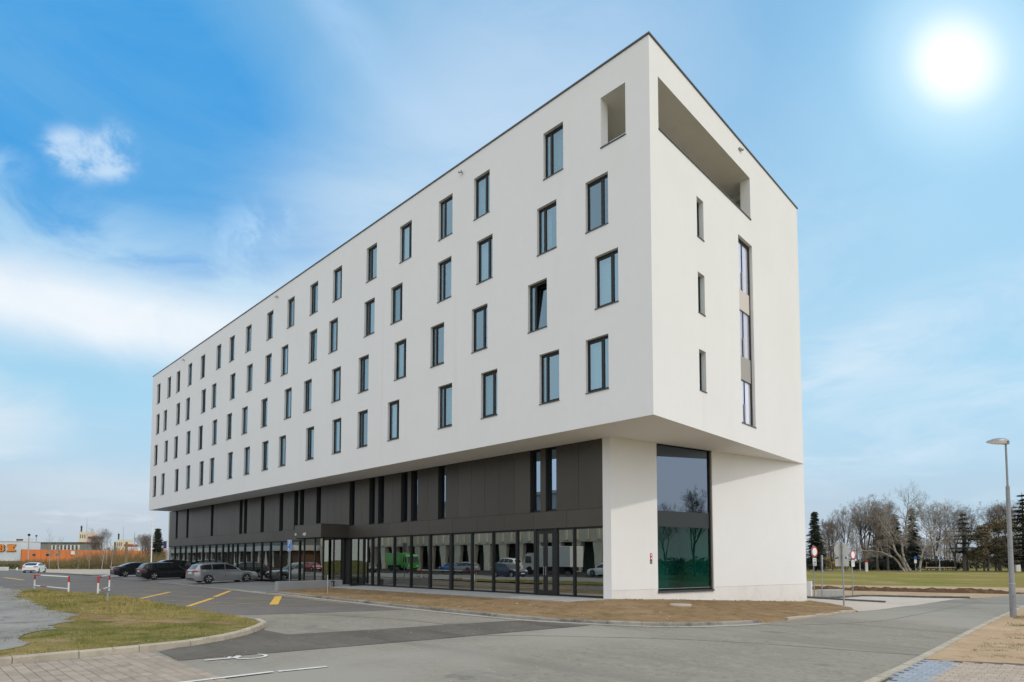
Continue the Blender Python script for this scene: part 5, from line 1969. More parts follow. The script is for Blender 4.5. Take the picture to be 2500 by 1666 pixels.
def conifer_mesh(seed, H, R, drop=.35, bare=.08, dens=1.0, flat=False):
    r_ = random.Random(seed)
    tr, cr = MB(), MB()
    tr.tube([(0, 0, -.2), (0, 0, H * .5), (0, 0, H * .98)], [R * .085, R * .055, .02], 8, cap=False)
    z = H * bare
    while z < H * .985:
        f = (z - H * bare) / (H * (1 - bare))
        rr = R * ((1 - f) ** .85) * (1.0 if f > .06 else .8) + .10
        if flat:
            rr = R * (1 - f ** 1.6) * r_.uniform(.55, 1.1) + .25
        nb = max(4, int((6 + 6 * (1 - f)) * dens))
        for k in range(nb):
            a = r_.uniform(0, 2 * math.pi)
            l = rr * r_.uniform(.62, 1.08)
            u = Vector((math.cos(a), math.sin(a), 0))
            sd = Vector((-u.y, u.x, 0))
            n = max(3, int(l / .34))
            zz = z + r_.uniform(-.12, .12)
            tip = Vector((0, 0, zz)) + u * l + Vector((0, 0, -drop * l * r_.uniform(.5, 1.1)))
            tr.tube([(0, 0, zz), tuple(tip)], [.03, .008], 3, cap=False)
            for i in range(n + 1):
                t = (i + .4) / (n + 1)
                c = Vector((0, 0, zz)).lerp(tip, t)
                w = (.20 + .36 * (1 - t)) * (.62 + .36 * R / 3) * r_.uniform(.7, 1.25)
                for q in range(4):
                    dv = (sd * r_.uniform(-1, 1) + u * r_.uniform(-.3, .8)).normalized()
                    e = c + dv * w * 1.3 + Vector((0, 0, -w * r_.uniform(.15, .75)))
                    sw = dv.cross(Vector((0, 0, 1))).normalized() * w * r_.uniform(.22, .45)
                    cr.add([tuple(c - sw * .5), tuple(c + sw * .5), tuple(e + sw), tuple(e - sw * .6)], [(0, 1, 2, 3)])
        z += H * .030 / max(.6, dens) * r_.uniform(.75, 1.25) * (1.6 if flat else 1)
    return tr, cr


def put_conifer(name, label, loc, H, R, seed, m, group, **kw):
    tr, cr = conifer_mesh(seed, H, R, **kw)
    t = thing(name, label, 'tree', loc, 0, group)
    tr.build('trunk', M['bark'], t, fix=False)
    cr.build('crown', m, t, fix=False)
    return t


def clump(mb, r_, c, rx, ry, rz, n, size):
    for _ in range(n):
        a, b = r_.uniform(0, 2 * math.pi), math.acos(r_.uniform(-1, 1))
        rad = r_.random() ** .45
        p = Vector((c[0] + rx * rad * math.sin(b) * math.cos(a), c[1] + ry * rad * math.sin(b) * math.sin(a), c[2] + rz * rad * math.cos(b)))
        u = Vector((r_.uniform(-1, 1), r_.uniform(-1, 1), r_.uniform(-1, 1))).normalized()
        w = u.cross(Vector((r_.uniform(-1, 1), r_.uniform(-1, 1), r_.uniform(-1, 1)))).normalized()
        s = size * r_.uniform(.5, 1.3)
        mb.add([tuple(p - u * s - w * s * .4), tuple(p + u * s - w * s * .4), tuple(p + u * s * .6 + w * s * .5), tuple(p - u * s * .7 + w * s * .45)], [(0, 1, 2, 3)])


def leafy(name, label, loc, parts, m, seed, size, cat='tree', group=None, trunks=((0, 0),), th=1.2, tr=.12):
    r_ = random.Random(seed)
    t = thing(name, label, cat, loc, 0, group)
    mb = MB()
    for c, rx, ry, rz, n in parts:
        clump(mb, r_, c, rx, ry, rz, n, size)
    mb.build('crown', m, t, fix=False)
    tm = MB()
    for x, y in trunks:
        tm.tube([(x, y, -.2), (x + r_.uniform(-.1, .1), y, th * .6), (x, y, th)], [tr * 1.2, tr, tr * .8], 7)
    tm.build('trunk', M['bark'], t)
    return t


GB = 'trees along the edge of the park'
put_conifer('spruce_tree', 'tall dark spruce standing just right of the hotel corner', spot(1990, 122), 12.2, 3.3, 3, M['conifer'], GB, drop=.42, dens=1.3)
BARE = {
    'a': bare_tree_mesh(21, 11.0, .17, .50, 4, up=.24, forks=4),
    'b': bare_tree_mesh(22, 14.0, .22, .55, 4, up=.24, forks=3),
    'c': bare_tree_mesh(23, 15.5, .26, .55, 4, up=.26, forks=4),
    'd': bare_tree_mesh(24, 13.0, .20, .62, 4, up=.18, forks=3)}
MESH = {}
for k_, T in BARE.items():
    MESH[k_] = (T.trunk.mesh('trunk', M['bark'], True, 180), T.twigs.mesh('crown', M['twig']))


def bare(key, px, depth, label, s=1.0, rz=0.0, name='bare_tree', group=GB):
    t = thing(name, label, 'tree', spot(px, depth), rz, group)
    if group == GB:
        s *= .80
    t.scale = (s * 1.12, s * 1.12, s)
    link('trunk', MESH[key][0], t)
    link('crown', MESH[key][1], t)
    return t


bare('a', 2030, 122, 'small bare fan-shaped tree right of the tall spruce, before the yellow bush', .98, .4)
bare('b', 2064, 124, 'slim bare tree whose top sticks up above the grey-backed road sign', .98, 1.2)
bare('c', 2110, 127, 'tall bare tree with upright brushy top, first of the tall ones from the hotel', 1.06, 2.2)
bare('c', 2140, 125, 'tall bare tree of dense upright boughs, second of the tall ones from the hotel', .98, 4.4)
bare('b', 2166, 126, 'tall bare tree left of the dark spruces, third of the tall ones from the hotel', 1.10, 3.0)
bare('d', 2284, 126, 'bare light-twigged tree above the two-light park lamp', 1.12, 5.2)
bare('d', 2330, 123, 'bare tree with twin upright leaders next to the ragged pine', 1.05, 1.0)
bare('b', 2360, 125, 'bare tree rising from behind the ragged pine', .98, .2)
bare('a', 2436, 127, 'bare rounded treetop just left of the tall street lamp mast', 1.32, 2.6)
bare('d', 2474, 124, 'bare tree between the street lamp mast and the dark cedar', 1.12, 3.9)
put_conifer('spruce_tree', 'dark spruce half hidden behind the bare trees, left of the pale spreading tree', spot(2150, 132), 12.6, 4.0, 5, M['conifer'], GB, drop=.4)
put_conifer('spruce_tree', 'dark spruce behind the left limbs of the pale spreading tree', spot(2186, 131), 12.4, 4.0, 6, M['conifer'], GB, drop=.4)
put_conifer('spruce_tree', 'pointed dark spruce behind the middle of the pale spreading tree', spot(2228, 134), 14.2, 4.0, 8, M['conifer'], GB, drop=.4)
put_conifer('pine_tree', 'ragged dark pine with flat boughs and one thick trunk', spot(2352, 119), 11.8, 3.6, 9, M['conifer'], GB, drop=.05, bare=.34, dens=.7, flat=True)
put_conifer('cedar_tree', 'big dark cedar at the right edge behind the street lamp', spot(2500, 112), 15.2, 4.8, 10, M['conifer'], GB, drop=.10, bare=.12, dens=1.0, flat=True)

# the pale spreading tree, several leaning stems
T = TreeMesh(77)


def stem(pts, r0, r1, kids=10, ln=4.2, top=2):
    P = [Vector(p) for p in pts]
    S_ = []
    for i in range(len(P) - 1):
        for k in range(4):
            S_.append(P[i].lerp(P[i + 1], k / 4))
    S_.append(P[-1])
    S_ = [p + Vector((T.r.uniform(-1, 1), T.r.uniform(-1, 1), T.r.uniform(-1, 1))) * .07 for p in S_]
    rad = [r0 + (r1 - r0) * i / (len(S_) - 1) for i in range(len(S_))]
    rad = [q * .72 for q in rad]
    T.trunk.tube(S_, rad, 8, cap=False)
    for k in range(int(kids * 1.5)):
        i = T.r.randint(len(S_) // 3, len(S_) - 2)
        d = (S_[i + 1] - S_[i]).normalized()
        a = T.r.uniform(0, 2 * math.pi)
        sd = d.cross(Vector((math.cos(a), math.sin(a), .2))).normalized()
        T.limb(S_[i], d * .5 + sd * .75 + Vector((0, 0, .3)), ln * T.r.uniform(.45, .8), rad[i] * .55, 1, 1 + top, .20, .04, 9, .75)


def lp(px, py, dd=0):
    """a point of the spreading tree given by its outline, relative to its foot"""
    return ((px - 2219) / 1468.39 * 115, dd, rise(py, 115) - spot(2219, 115).z)


stem([lp(2207, 1397), lp(2190, 1365, .3), lp(2160, 1347, .6), lp(2122, 1343, .8), lp(2092, 1341, 1)], .30, .07, 12, 3.2)
stem([lp(2214, 1397, .2), lp(2196, 1362, -.3), lp(2180, 1345, -.5), lp(2170, 1310, -.8), lp(2144, 1272, -1), lp(2118, 1240, -1.2)], .34, .06, 15, 4.2)
stem([lp(2222, 1397), lp(2208, 1362, .4), lp(2207, 1330, .6), lp(2215, 1290, .5), lp(2222, 1240, .3), lp(2225, 1203, .3)], .34, .05, 16, 4.4)
stem([lp(2208, 1335, .6), lp(2190, 1300, 1.2), lp(2178, 1262, 1.6), lp(2172, 1228, 2)], .20, .04, 12, 3.6)
stem([lp(2243, 1397, .1), lp(2250, 1352, 0), lp(2263, 1322, -.2), lp(2284, 1280, -.3), lp(2300, 1240, -.2)], .30, .05, 15, 4.2)
stem([lp(2254, 1345, 0), lp(2284, 1322, -.6), lp(2308, 1312, -1), lp(2322, 1305, -1.2)], .17, .05, 10, 3.2)
stem([lp(2215, 1295, .5), lp(2238, 1262, .1), lp(2256, 1228, -.3)], .16, .04, 10, 3.4)
f_ = spot(2219, 115)
put_tree('spreading_tree', 'pale multi-stemmed bare tree with wide leaning limbs at the edge of the meadow', T, f_, .7683, M['pale_bark'], M['pale_twig'], GB)

# brown evergreen group and shrubs
for px, h, w, lab in ((2392, 9.4, 2.4, 'brown-green bushy evergreen, left of the three'), (2420, 11.2, 2.7, 'brown-green bushy evergreen, tallest of the three'), (2452, 10.6, 2.8, 'brown-green bushy evergreen just left of the street lamp mast')):
    parts = []
    rr_ = random.Random(px)
    for k in range(16):
        z = rr_.uniform(2.0, h - .9)
        f = 1 - .45 * z / h
        parts.append(((rr_.uniform(-w, w) * f * .8, rr_.uniform(-w, w) * f * .8, z), w * .5, w * .5, .9, 260))
    leafy('evergreen_tree', lab, spot(px, 120), parts, M['conifer2'], px, .19, group=GB, trunks=((-.7, 0), (.5, .4), (1.2, -.2)), th=3.0, tr=.14)
GS = 'dark shrubs under the park trees'
shr = [(2104, 128, 2.5, 1.7, 'dark round yew left of the red and white post'), (2138, 129, 3.0, 2.2, 'dark yew right of the red and white post'), (2178, 128, 3.2, 2.4, 'broad dark yew behind the foot of the pale spreading tree'), (2262, 127, 3.4, 2.2, 'dark bush right of the pale spreading tree'), (2300, 129, 3.0, 2.0, 'dark bush behind the two-light park lamp'), (2322, 130, 3.2, 1.8, 'dark bush left of the ragged pine'), (2484, 121, 3.2, 2.5, 'dark bush below the cedar')]
for px, dp, w, h, lab in shr:
    parts = [((random.uniform(-w, w) * .6, random.uniform(-.8, .8), h * random.uniform(.3, .75)), w * .45, .9, h * .42, 240) for _ in range(7)]
    leafy('yew_bush', lab, spot(px, dp), parts, M['yew'], px, .15, 'bush', GS, th=.8, tr=.08)
for px, w in ((2021, 1.7), (2041, 1.6)):
    parts = [((random.uniform(-w, w) * .5, random.uniform(-.5, .5), random.uniform(.7, 2.3)), .9, .7, .7, 150) for _ in range(6)]
    leafy('yellow_bush', 'yellow flowering bush, %s' % ('nearer the tall spruce' if px < 2030 else 'farther from the tall spruce'), spot(px, 127), parts, M['yellow_leaf'], px, .10, 'bush', 'yellow bushes', th=.7, tr=.05)
# a wood behind them that reads as one mass
mb = MB()
r_ = random.Random(31)
for k in range(150):
    p = spot(r_.uniform(1985, 2580), r_.uniform(146, 180))
    h = r_.uniform(5.5, 10.5)
    mb.tube([p, p + Vector((r_.uniform(-.5, .5), r_.uniform(-.5, .5), h))], [.14, .03], 4, cap=False)
    for j in range(30):
        q = p + Vector((0, 0, h * r_.uniform(.2, .95)))
        e = q + Vector((r_.uniform(-1, 1) * 2.2, r_.uniform(-1, 1) * 2.2, r_.uniform(.4, 2.4)))
        mb.tube([q, e], [.03, .012], 3, cap=False)
        for i in range(3):
            e2 = q.lerp(e, r_.uniform(.3, .9))
            mb.tube([e2, e2 + Vector((r_.uniform(-1, 1), r_.uniform(-1, 1), r_.uniform(.1, 1.1))) * .9], [.014, .008], 3, cap=False)
o = mb.build('wood', M['twig'], fix=False)
tag(o, kind='stuff')
# low hedge mass at the back of the park
mb = MB()
for k in range(60):
    p = spot(1960 + k * 11 + r_.uniform(-5, 5), r_.uniform(150, 172))
    clump(mb, r_, (p.x, p.y, p.z + 1.1), 2.2, 2.2, 1.3 + (k % 3) * .5, 90, .26)
o = mb.build('undergrowth', M['yew'], fix=False)
tag(o, kind='stuff')

# park path, lamps, posts
sheet('park_path', [tuple(spot(1940, 117)[:2]), tuple(spot(2200, 118.5)[:2]), tuple(spot(2300, 116.5)[:2]), tuple(spot(2620, 117)[:2]), tuple(spot(2620, 122)[:2]), tuple(spot(2300, 121)[:2]), tuple(spot(2200, 123)[:2]), tuple(spot(1940, 121.5)[:2])], M['asphalt'], .0, res=6)


def park_lamp(px, depth, h, label, double=False):
    p = spot(px, depth)
    t = thing('street_lamp', label, 'street lamp', p, .7683, 'street lamps')
    MB().lathe([(.11, -.1), (.10, 1.2), (.07, 1.25), (.05, h)], 10).build('mast', M['steel'], t, smooth=True)
    MB().tube([(0, 0, h), (-.35, 0, h + .10), (-.9, 0, h + .12)], [.04, .10, .03], 8).build('lamp_head', M['sign_grey'], t, smooth=True)
    if double:
        MB().box(-.75, -.03, 3.0, -.30, .03, 3.9).build('banner', M['sign_grey'], t)
        MB().box(.28, -.03, 3.0, .72, .03, 3.9).build('banner', M['sign_grey'], t)
        MB().box(-.30, -.02, 3.6, .28, .02, 3.66).build('arm', M['steel'], t)


park_lamp(2098, 118, rise(1308, 118) + .6, 'park street lamp left of the pale spreading tree')
park_lamp(2292, 117, rise(1322, 117) + .6, 'park street lamp with two small banners right of the pale spreading tree', True)
q = thing('marker_post', 'white post with red top by the park path', 'post', spot(2114, 118), .7)
MB().box(-.22, -.1, -.1, .22, .1, 1.7).build('post', M['white_metal'], q)
MB().box(-.221, -.101, 1.701, .221, .101, 2.2).build('cap', M['red'], q)
q = thing('road_sign', 'small blue and white sign on a pole among the stems of the spreading tree', 'road sign', spot(2233, 116), .7683)
MB().lathe([(.05, -.1), (.05, 2.9)], 8).build('pole', M['steel'], q)
MB().box(-.24, -.08, 1.55, .24, -.055, 2.25).build('white_plate', M['sign_white'], q)
MB().box(-.24, -.08, 2.27, .24, -.055, 2.85).build('blue_plate', M['sign_blue'], q)
q = thing('utility_box', 'white utility cabinet beside the park path at the far right', 'cabinet', spot(2482, 117), .7683)
MB().box(-.42, -.2, -.1, .42, .2, 1.75).build('cabinet', M['sign_white'], q)
MB().box(-.005, -.205, .1, .005, -.201, 1.7).build('door_gap', M['black'], q)
q = thing('timber_railing', 'low timber railing beside the two-light park lamp', 'railing', spot(2260, 121), .7683)
for k in range(4):
    MB().box(k * 1.9 - .06, -.06, -.1, k * 1.9 + .06, .06, .75 if k else 1.8).build('post', M['timber'], q)
MB().box(-.3, -.10, .55, 5.9, -.061, .78).build('rail', mat('pale_timber', (.50, .40, .25), .8), q)
MB().box(.06, -.02, 1.5, .5, .02, 1.7).build('rail', M['timber'], q)
q = thing('park_fence', 'pale mesh fence panel before the bare trees near the yellow bushes', 'fence', spot(2016, 121), .7683)
for k in range(5):
    MB().box(k * 1.0 - .03, -.03, -.1, k * 1.0 + .03, .03, 1.9).build('post', M['steel'], q)
for k in range(4):
    MB().box(k * 1.0 + .04, -.01, .1, k * 1.0 + .96, .01, .16).box(k + .04, -.01, 1.7, k + .96, .01, 1.78).build('rail', M['sign_grey'], q)

# ------------------------------------------------------------------ far left: shop shed, orange hall, scrub
D1 = 150
a0, a1 = spot(-110, D1), spot(53, D1)
ux = (a1 - a0).normalized()
rzs = math.atan2(ux.y, ux.x)
wd = (Vector((a1.x, a1.y)) - Vector((a0.x, a0.y))).length
zg = zr(a0.x, a0.y)
t = thing('retail_shed', 'pale grey shop shed with big orange letters at the left edge', 'building', (a0.x, a0.y, zg), rzs)
hs = rise(1321, D1) - zg
MB().box(0, 0, -.3, wd, 6, hs).build('wall', M['shed_wall'], t)
MB().box(-.1, -.1, hs + .002, wd + .1, 6.1, hs + .12).build('roof_edge', M['far_white'], t)
MB().box(wd - 12.5, 2, hs + .12, wd - 9.8, 5, hs + .65).build('roof_unit', M['far_white'], t)
MB().box(wd - 3.5, 1.5, hs + .12, wd - .2, 4, hs + .75).build('roof_unit', M['far_white'], t)
MB().box(wd - 2.6, 1.45, hs + .3, wd - .9, 1.499, hs + .65).build('vent_grille', M['black'], t)
MB().box(0, -.06, -.3, wd - .2, -.002, 1.55).build('plinth', M['far_grey'], t)


def block_letter(parent, polys, x, z, s, nm):
    o_ = MB()
    for pl2 in polys:
        o_.prism(pl2, lambda p: (x + p[0] * s, -.12, z + p[1] * s), lambda p: (x + p[0] * s, -.30, z + p[1] * s))
    o_.build(nm, M['letter'], parent)


zl0 = rise(1344.5, D1) - zg
LH = (1344.5 - 1329.2) / 1468.39 * D1
# I: slab serif
Ip = [[(0, 0), (1.30, 0), (1.30, .22), (1.02, .30), (1.02, .70), (1.30, .78), (1.30, 1), (0, 1), (0, .78), (.28, .70), (.28, .30), (0, .22)]]


def fat(polys, cx, cy, d):
    out = []
    for p in polys:
        out.append([(x + (d if x > cx else -d), y + (d if y > cy else -d)) for x, y in p])
    return out


xi = (19.3 + 110) / 1468.39 * D1
for polys, x, nm in ((Ip, xi, 'letter_shape'),):
    ob = MB()
    for pl2 in fat(polys, .65, .5, .075):
        ob.prism(pl2, lambda p: (x + p[0] * LH, -.05, zl0 + p[1] * LH), lambda p: (x + p[0] * LH, -.118, zl0 + p[1] * LH))
    ob.build('letter_outline', M['outline'], t)
    block_letter(t, polys, x, zl0, LH, nm)
# B: stem, serifs and two bowls
xb = (-5.5 + 110) / 1468.39 * D1


def bowl(cx, cy, ro, ri, a0_=-90, a1_=90, n=9, sx=1.0):
    o_ = [(cx + ro * sx * math.cos(math.radians(a0_ + (a1_ - a0_) * k / n)), cy + ro * math.sin(math.radians(a0_ + (a1_ - a0_) * k / n))) for k in range(n + 1)]
    i_ = [(cx + ri * sx * math.cos(math.radians(a0_ + (a1_ - a0_) * k / n)), cy + ri * math.sin(math.radians(a0_ + (a1_ - a0_) * k / n))) for k in range(n, -1, -1)]
    return o_ + i_


Bp = [[(0, 0), (.62, 0), (.62, 1), (0, 1), (0, .80), (.20, .76), (.20, .24), (0, .20)],
      bowl(.90, .74, .26, .10, sx=1.1), bowl(.92, .27, .27, .10, sx=1.15),
      [(.6205, .84), (.90, .84), (.90, 1.0), (.6205, 1.0)], [(.6205, .45), (.90, .45), (.90, .62), (.6205, .62)], [(.6205, 0), (.92, 0), (.92, .17), (.6205, .17)]]
ob = MB()
for pl2 in fat(Bp[:1], .41, .5, .075) + [bowl(.90, .74, .335, .04, sx=1.1), bowl(.92, .27, .345, .04, sx=1.15)]:
    ob.prism(pl2, lambda p: (xb + p[0] * LH, -.05, zl0 + p[1] * LH), lambda p: (xb + p[0] * LH, -.118, zl0 + p[1] * LH))
ob.build('letter_outline', M['outline'], t)
block_letter(t, Bp, xb, zl0, LH, 'letter_shape')
xo = xb - 1.75 * LH
Op = [bowl(.62, .5, .5, .2, 0, 360, 28, 1.2)]
ob = MB()
ob.prism(bowl(.62, .5, .575, .13, 0, 360, 28, 1.2), lambda p: (xo + p[0] * LH, -.05, zl0 + p[1] * LH), lambda p: (xo + p[0] * LH, -.118, zl0 + p[1] * LH))
ob.build('letter_outline', M['outline'], t)
block_letter(t, Op, xo, zl0, LH, 'letter_shape')

D2 = 149.7
b0, b1 = spot(53, D2), spot(412, D2 + 26)
ux = (b1 - b0).normalized()
t = thing('orange_hall', 'long low orange clad hall behind the bare scrub', 'building', (b0.x, b0.y, zg), math.atan2(ux.y, ux.x))
wl = (Vector((b1.x, b1.y)) - Vector((b0.x, b0.y))).length
ho = rise(1340, D2) - zg
MB().box(0, .1, -.3, wl, 20, ho - .05).build('wall', M['outline'], t)
n = 26
for k in range(n):
    MB().box(wl * k / n + .02, 0, -.3, wl * (k + 1) / n - .02, .098, ho).build('wall_panel', M['orange'], t)
for px0, px1 in ((76, 84), (105, 116), (127, 136)):
    s0, s1 = (px0 - 53) / (412 - 53) * wl, (px1 - 53) / (412 - 53) * wl
    f = MB().box(s0, -.05, rise(1356, D2) - zg, s1, -.002, rise(1350.5, D2) - zg).build('window', M['far_grey'], t)
    MB().box(s0 + .1, -.06, rise(1355.6, D2) - zg, s1 - .1, -.0505, rise(1351, D2) - zg).build('pane', M['car_glass'], f)
MB().box(wl * .88, 3, ho + .002, wl * .98, 10, ho + 1.0).build('roof_unit', M['far_white'], t)
MB().box(wl * .30, -.25, rise(1352, D2) - zg, wl * .325, -.01, rise(1343, D2) - zg).build('wall_sign', M['far_white'], t)

D3 = 235
c0, c1 = spot(98, D3), spot(194, D3)
ux = (c1 - c0).normalized()
t = thing('grey_block', 'long grey flat-roofed block with white piers behind the orange hall', 'building', (c0.x, c0.y, -.25), math.atan2(ux.y, ux.x))
wl = (c1 - c0).length
hg = rise(1322.5, D3) + .25
MB().box(-6, 0, -.3, wl, 12, hg - .4).build('wall', M['far_grey'], t)
MB().box(-6.2, -.3, hg - .398, wl + .3, 12.2, hg).build('roof', M['metal_dark'], t)
for k in range(8):
    x = wl * (.30 + .70 * k / 7.3)
    MB().box(x, -.35, -.3, x + .55, -.002, hg - 1.1).build('pier', M['far_white'], t)
for k in range(7):
    x = wl * (.30 + .70 * k / 7.3) + .57
    MB().box(x, -.1, hg - 6.0, x + wl * .7 / 7.3 - .6, -.004, hg - 1.3).build('window', M['car_glass'], t)

for px0, px1, top, lab in ((192, 214, 1297, 'cream tower house with an orange band, nearer the grey block'), (284, 303, 1316, 'cream tower house with an orange band, seen between the two timber poles')):
    D4 = 300
    e0, e1 = spot(px0, D4), spot(px1, D4)
    ux = (e1 - e0).normalized()
    wl = (e1 - e0).length
    t = thing('tower_house', lab, 'building', (e0.x, e0.y, -.25), math.atan2(ux.y, ux.x), 'cream tower houses')
    h = rise(top, D4) + .25
    MB().box(0, 0, -.3, wl * .82, 8, h).build('wall', M['cream'], t)
    MB().box(wl * .84, 1, -.3, wl * 1.5, 8, h - 3.6).build('wing', M['far_white'], t)
    MB().box(wl * .9, .9, h - 3.5, wl * 1.45, 8.1, h - 2.3).build('roof', M['roof_red'], t)
    MB().box(-.4, -.3, -.3, wl * 1.55, -.002, rise(1322 if px0 < 200 else 1343, D4) + .25).build('orange_band', M['orange'], t)
    MB().lathe([(.35, h), (.35, h + 2.2), (.55, h + 2.3), (.1, h + 3.2)], 8, (.4, 1, 0)).build('chimney', M['outline'], t)
    MB().lathe([(.12, h), (.04, h + 7)], 6, (wl * .68, 1, 0)).build('aerial', M['steel'], t)
    for k in range(3):
        MB().box(wl * (.12 + .24 * k), -.06, h - 3.2, wl * (.24 + .24 * k), -.003, h - 1.4).build('window', M['far_grey'], t)

# masts, poles, flagpole, banner
def pole(name, label, cat, px, depth, top, r, m, head=None):
    p = spot(px, depth)
    t = thing(name, label, cat, p, .7683)
    h = rise(top, depth) - p.z
    MB().lathe([(r, -.1), (r * .7, h)], 10).build('shaft', m, t, smooth=True)
    if head == 'lamp':
        MB().lathe([(.10, h - .15), (.28, h), (.26, h + .3), (.08, h + .4)], 10).build('lamp_head', M['frame'], t)
    return t


pole('light_mast', 'thin light mast left of the white car, nearer the shed', 'mast', 70, 140, 1306, .14, M['sign_grey'], 'lamp')
pole('light_mast', 'thin light mast behind the orange hall, right of the nearer one', 'mast', 88, 190, 1308, .15, M['sign_grey'], 'lamp')
pole('timber_pole', 'brown timber pole rising from the scrub, farther from the hotel', 'pole', 281, 118, 1322, .26, M['timber'])
pole('timber_pole', 'brown timber pole just behind the dark grey saloon', 'pole', 309, 112, 1322, .28, M['timber'])
pole('lamp_post', 'grey lamp post standing in the scrub left of the timber poles', 'mast', 261, 122, 1324, .13, M['sign_grey'], None)
pole('flagpole', 'tall white flagpole beside the left end of the hotel', 'flagpole', 370.5, 96, 1150, .095, M['white_metal'])
pole('radio_mast', 'thin grey radio mast far behind the scrub', 'mast', 328, 300, 1299, .2, M['sign_grey'])
p = spot(407, 104)
q = thing('banner_sign', 'dark blue upright banner at the left end of the hotel', 'banner', p, .7683)
MB().lathe([(.05, -.1), (.05, 5.2)], 8).build('pole', M['steel'], q)
MB().box(-.55, -.03, rise(1337, 104) - p.z, -.06, .03, rise(1320, 104) - p.z).build('cloth', mat('navy_cloth', (.03, .03, .12), .8), q)
MB().box(-.9, -.02, rise(1322, 104) - p.z, -.05, .02, rise(1321.5, 104) - p.z + .03).build('arm', M['steel'], q)

p = spot(14.5, 103)
q = thing('concrete_box', 'low white concrete box on the kerb at the left edge', 'box', (p.x - .3, p.y - 1, p.z), .7683)
MB().bbox(0, 0, -.1, 1.35, .8, .62, .03).build('block', M['far_white'], q)
p = spot(174, 126)
q = thing('concrete_block', 'flat grey concrete block at the edge of the scrub', 'block', p, .7683)
MB().bbox(0, 0, -.1, 1.9, .6, .42, .03).build('block', M['band'], q)
p = spot(42.5, 101)
q = thing('litter', 'small crumpled white paper litter on the far kerb', 'litter', p, 0)
MB().add([(0, 0, 0), (.4, .1, 0), (.35, .2, .45), (.1, .15, .6), (-.1, .2, .25), (.2, -.15, .3)], [(0, 1, 5), (1, 2, 5), (2, 3, 5), (3, 4, 5), (4, 0, 5), (1, 2, 3), (3, 4, 0)]).build('paper', M['far_white'], q)

put_conifer('fir_tree', 'ragged dark fir between the flagpole and the hotel end', spot(385, 132), rise(1288, 132) + .3, 2.6, 41, M['conifer'], 'trees behind the scrub', drop=.15, bare=.12, dens=1.5, flat=True)
bare('d', 350, 150, 'bare round tree left of the flagpole', .52, 1, group='trees behind the scrub')
bare('a', 361, 140, 'small bare tree touching the flagpole', .58, 2, group='trees behind the scrub')
bare('a', 232, 170, 'bare tree left of the lamp post in the scrub', .66, 3, group='trees behind the scrub')
bare('d', 246, 176, 'bare tree behind the lamp post in the scrub', .70, 4.2, group='trees behind the scrub')
bare('d', 62, 240, 'bare wide tree behind the shop shed roof, left of two', .56, .6, group='trees behind the scrub')
bare('d', 82, 238, 'bare wide tree behind the shop shed roof, right of two', .56, 2.6, group='trees behind the scrub')
rsc = random.Random(8)
mb = MB()
for k in range(70):
    p = spot(30 + k * 5.3 + rsc.uniform(-3, 3), rsc.uniform(265, 330), -.25)
    h = rsc.uniform(6, 11)
    for j in range(16):
        q2 = p + Vector((rsc.uniform(-3, 3), rsc.uniform(-3, 3), h * rsc.uniform(.4, 1)))
        mb.tube([p + Vector((0, 0, h * .3)), q2], [.1, .03], 3, cap=False)
    clump(mb, rsc, (p.x, p.y, p.z + h * .55), 3, 3, h * .3, 26, .5)
o = mb.build('far_wood', M['twig'], fix=False)
tag(o, kind='stuff')

# the scrub: thin upright shoots by the hundred
mb = MB()
for k in range(2700):
    px = rsc.uniform(-40, 415)
    dp = rsc.uniform(116, 140) + (8 if px < 50 else 0)
    p = spot(px, dp)
    tall = 1.35 + 2.0 * sm(110, 270, px) + .9 * mnoise.noise((px * .02, dp * .1, 3))
    h = max(.8, tall * rsc.uniform(.45, 1.15))
    lean = Vector((rsc.uniform(-.35, .35), rsc.uniform(-.35, .35), h))
    mb.tube([p + Vector((0, 0, -.1)), p + lean], [.026, .010], 3, cap=False)
    for j in range(4):
        a = p + lean * rsc.uniform(.3, .9)
        mb.tube([a, a + Vector((rsc.uniform(-.4, .4), rsc.uniform(-.4, .4), rsc.uniform(.3, .9)))], [.014, .008], 3, cap=False)
o = mb.build('scrub', M['scrub'], fix=False)
tag(o, kind='stuff')
mb = MB()
for k in range(420):
    p = spot(rsc.uniform(-40, 415), rsc.uniform(117, 138))
    clump(mb, rsc, (p.x, p.y, p.z + .45), 1.1, 1.1, .6, 26, .16)
o = mb.build('brambles', mat('bramble_leaves', (.085, .085, .028), .95, [(.2, (.13, .10, .045), .42, .62)]), fix=False)
tag(o, kind='stuff')
for i, (px, dp, h, lab) in enumerate(((123, 117, 6.0, 'pale leaning birch sapling right of the white car'), (146, 116, 5.2, 'pale birch sapling in the scrub, second right of the white car'), (194, 118, 4.0, 'short pale birch sapling in the middle of the scrub'), (220, 117, 4.2, 'thin pale birch sapling left of the grey lamp post'), (250, 116, 5.2, 'thin pale birch sapling close to the grey lamp post'), (272, 116, 4.6, 'pale birch sapling beside the farther timber pole'))):
    p = spot(px, dp)
    t = thing('birch_sapling', lab, 'tree', p, i, 'birch saplings in the scrub')
    T = TreeMesh(200 + i)
    T.limb(Vector((0, 0, -.1)), Vector((-.12, 0, 1)), h, .085, 0, 2, .08, .25, 8, .5)
    T.trunk.build('trunk', M['birch'], t, fix=False)
    T.twigs.build('crown', M['scrub'], t, fix=False)

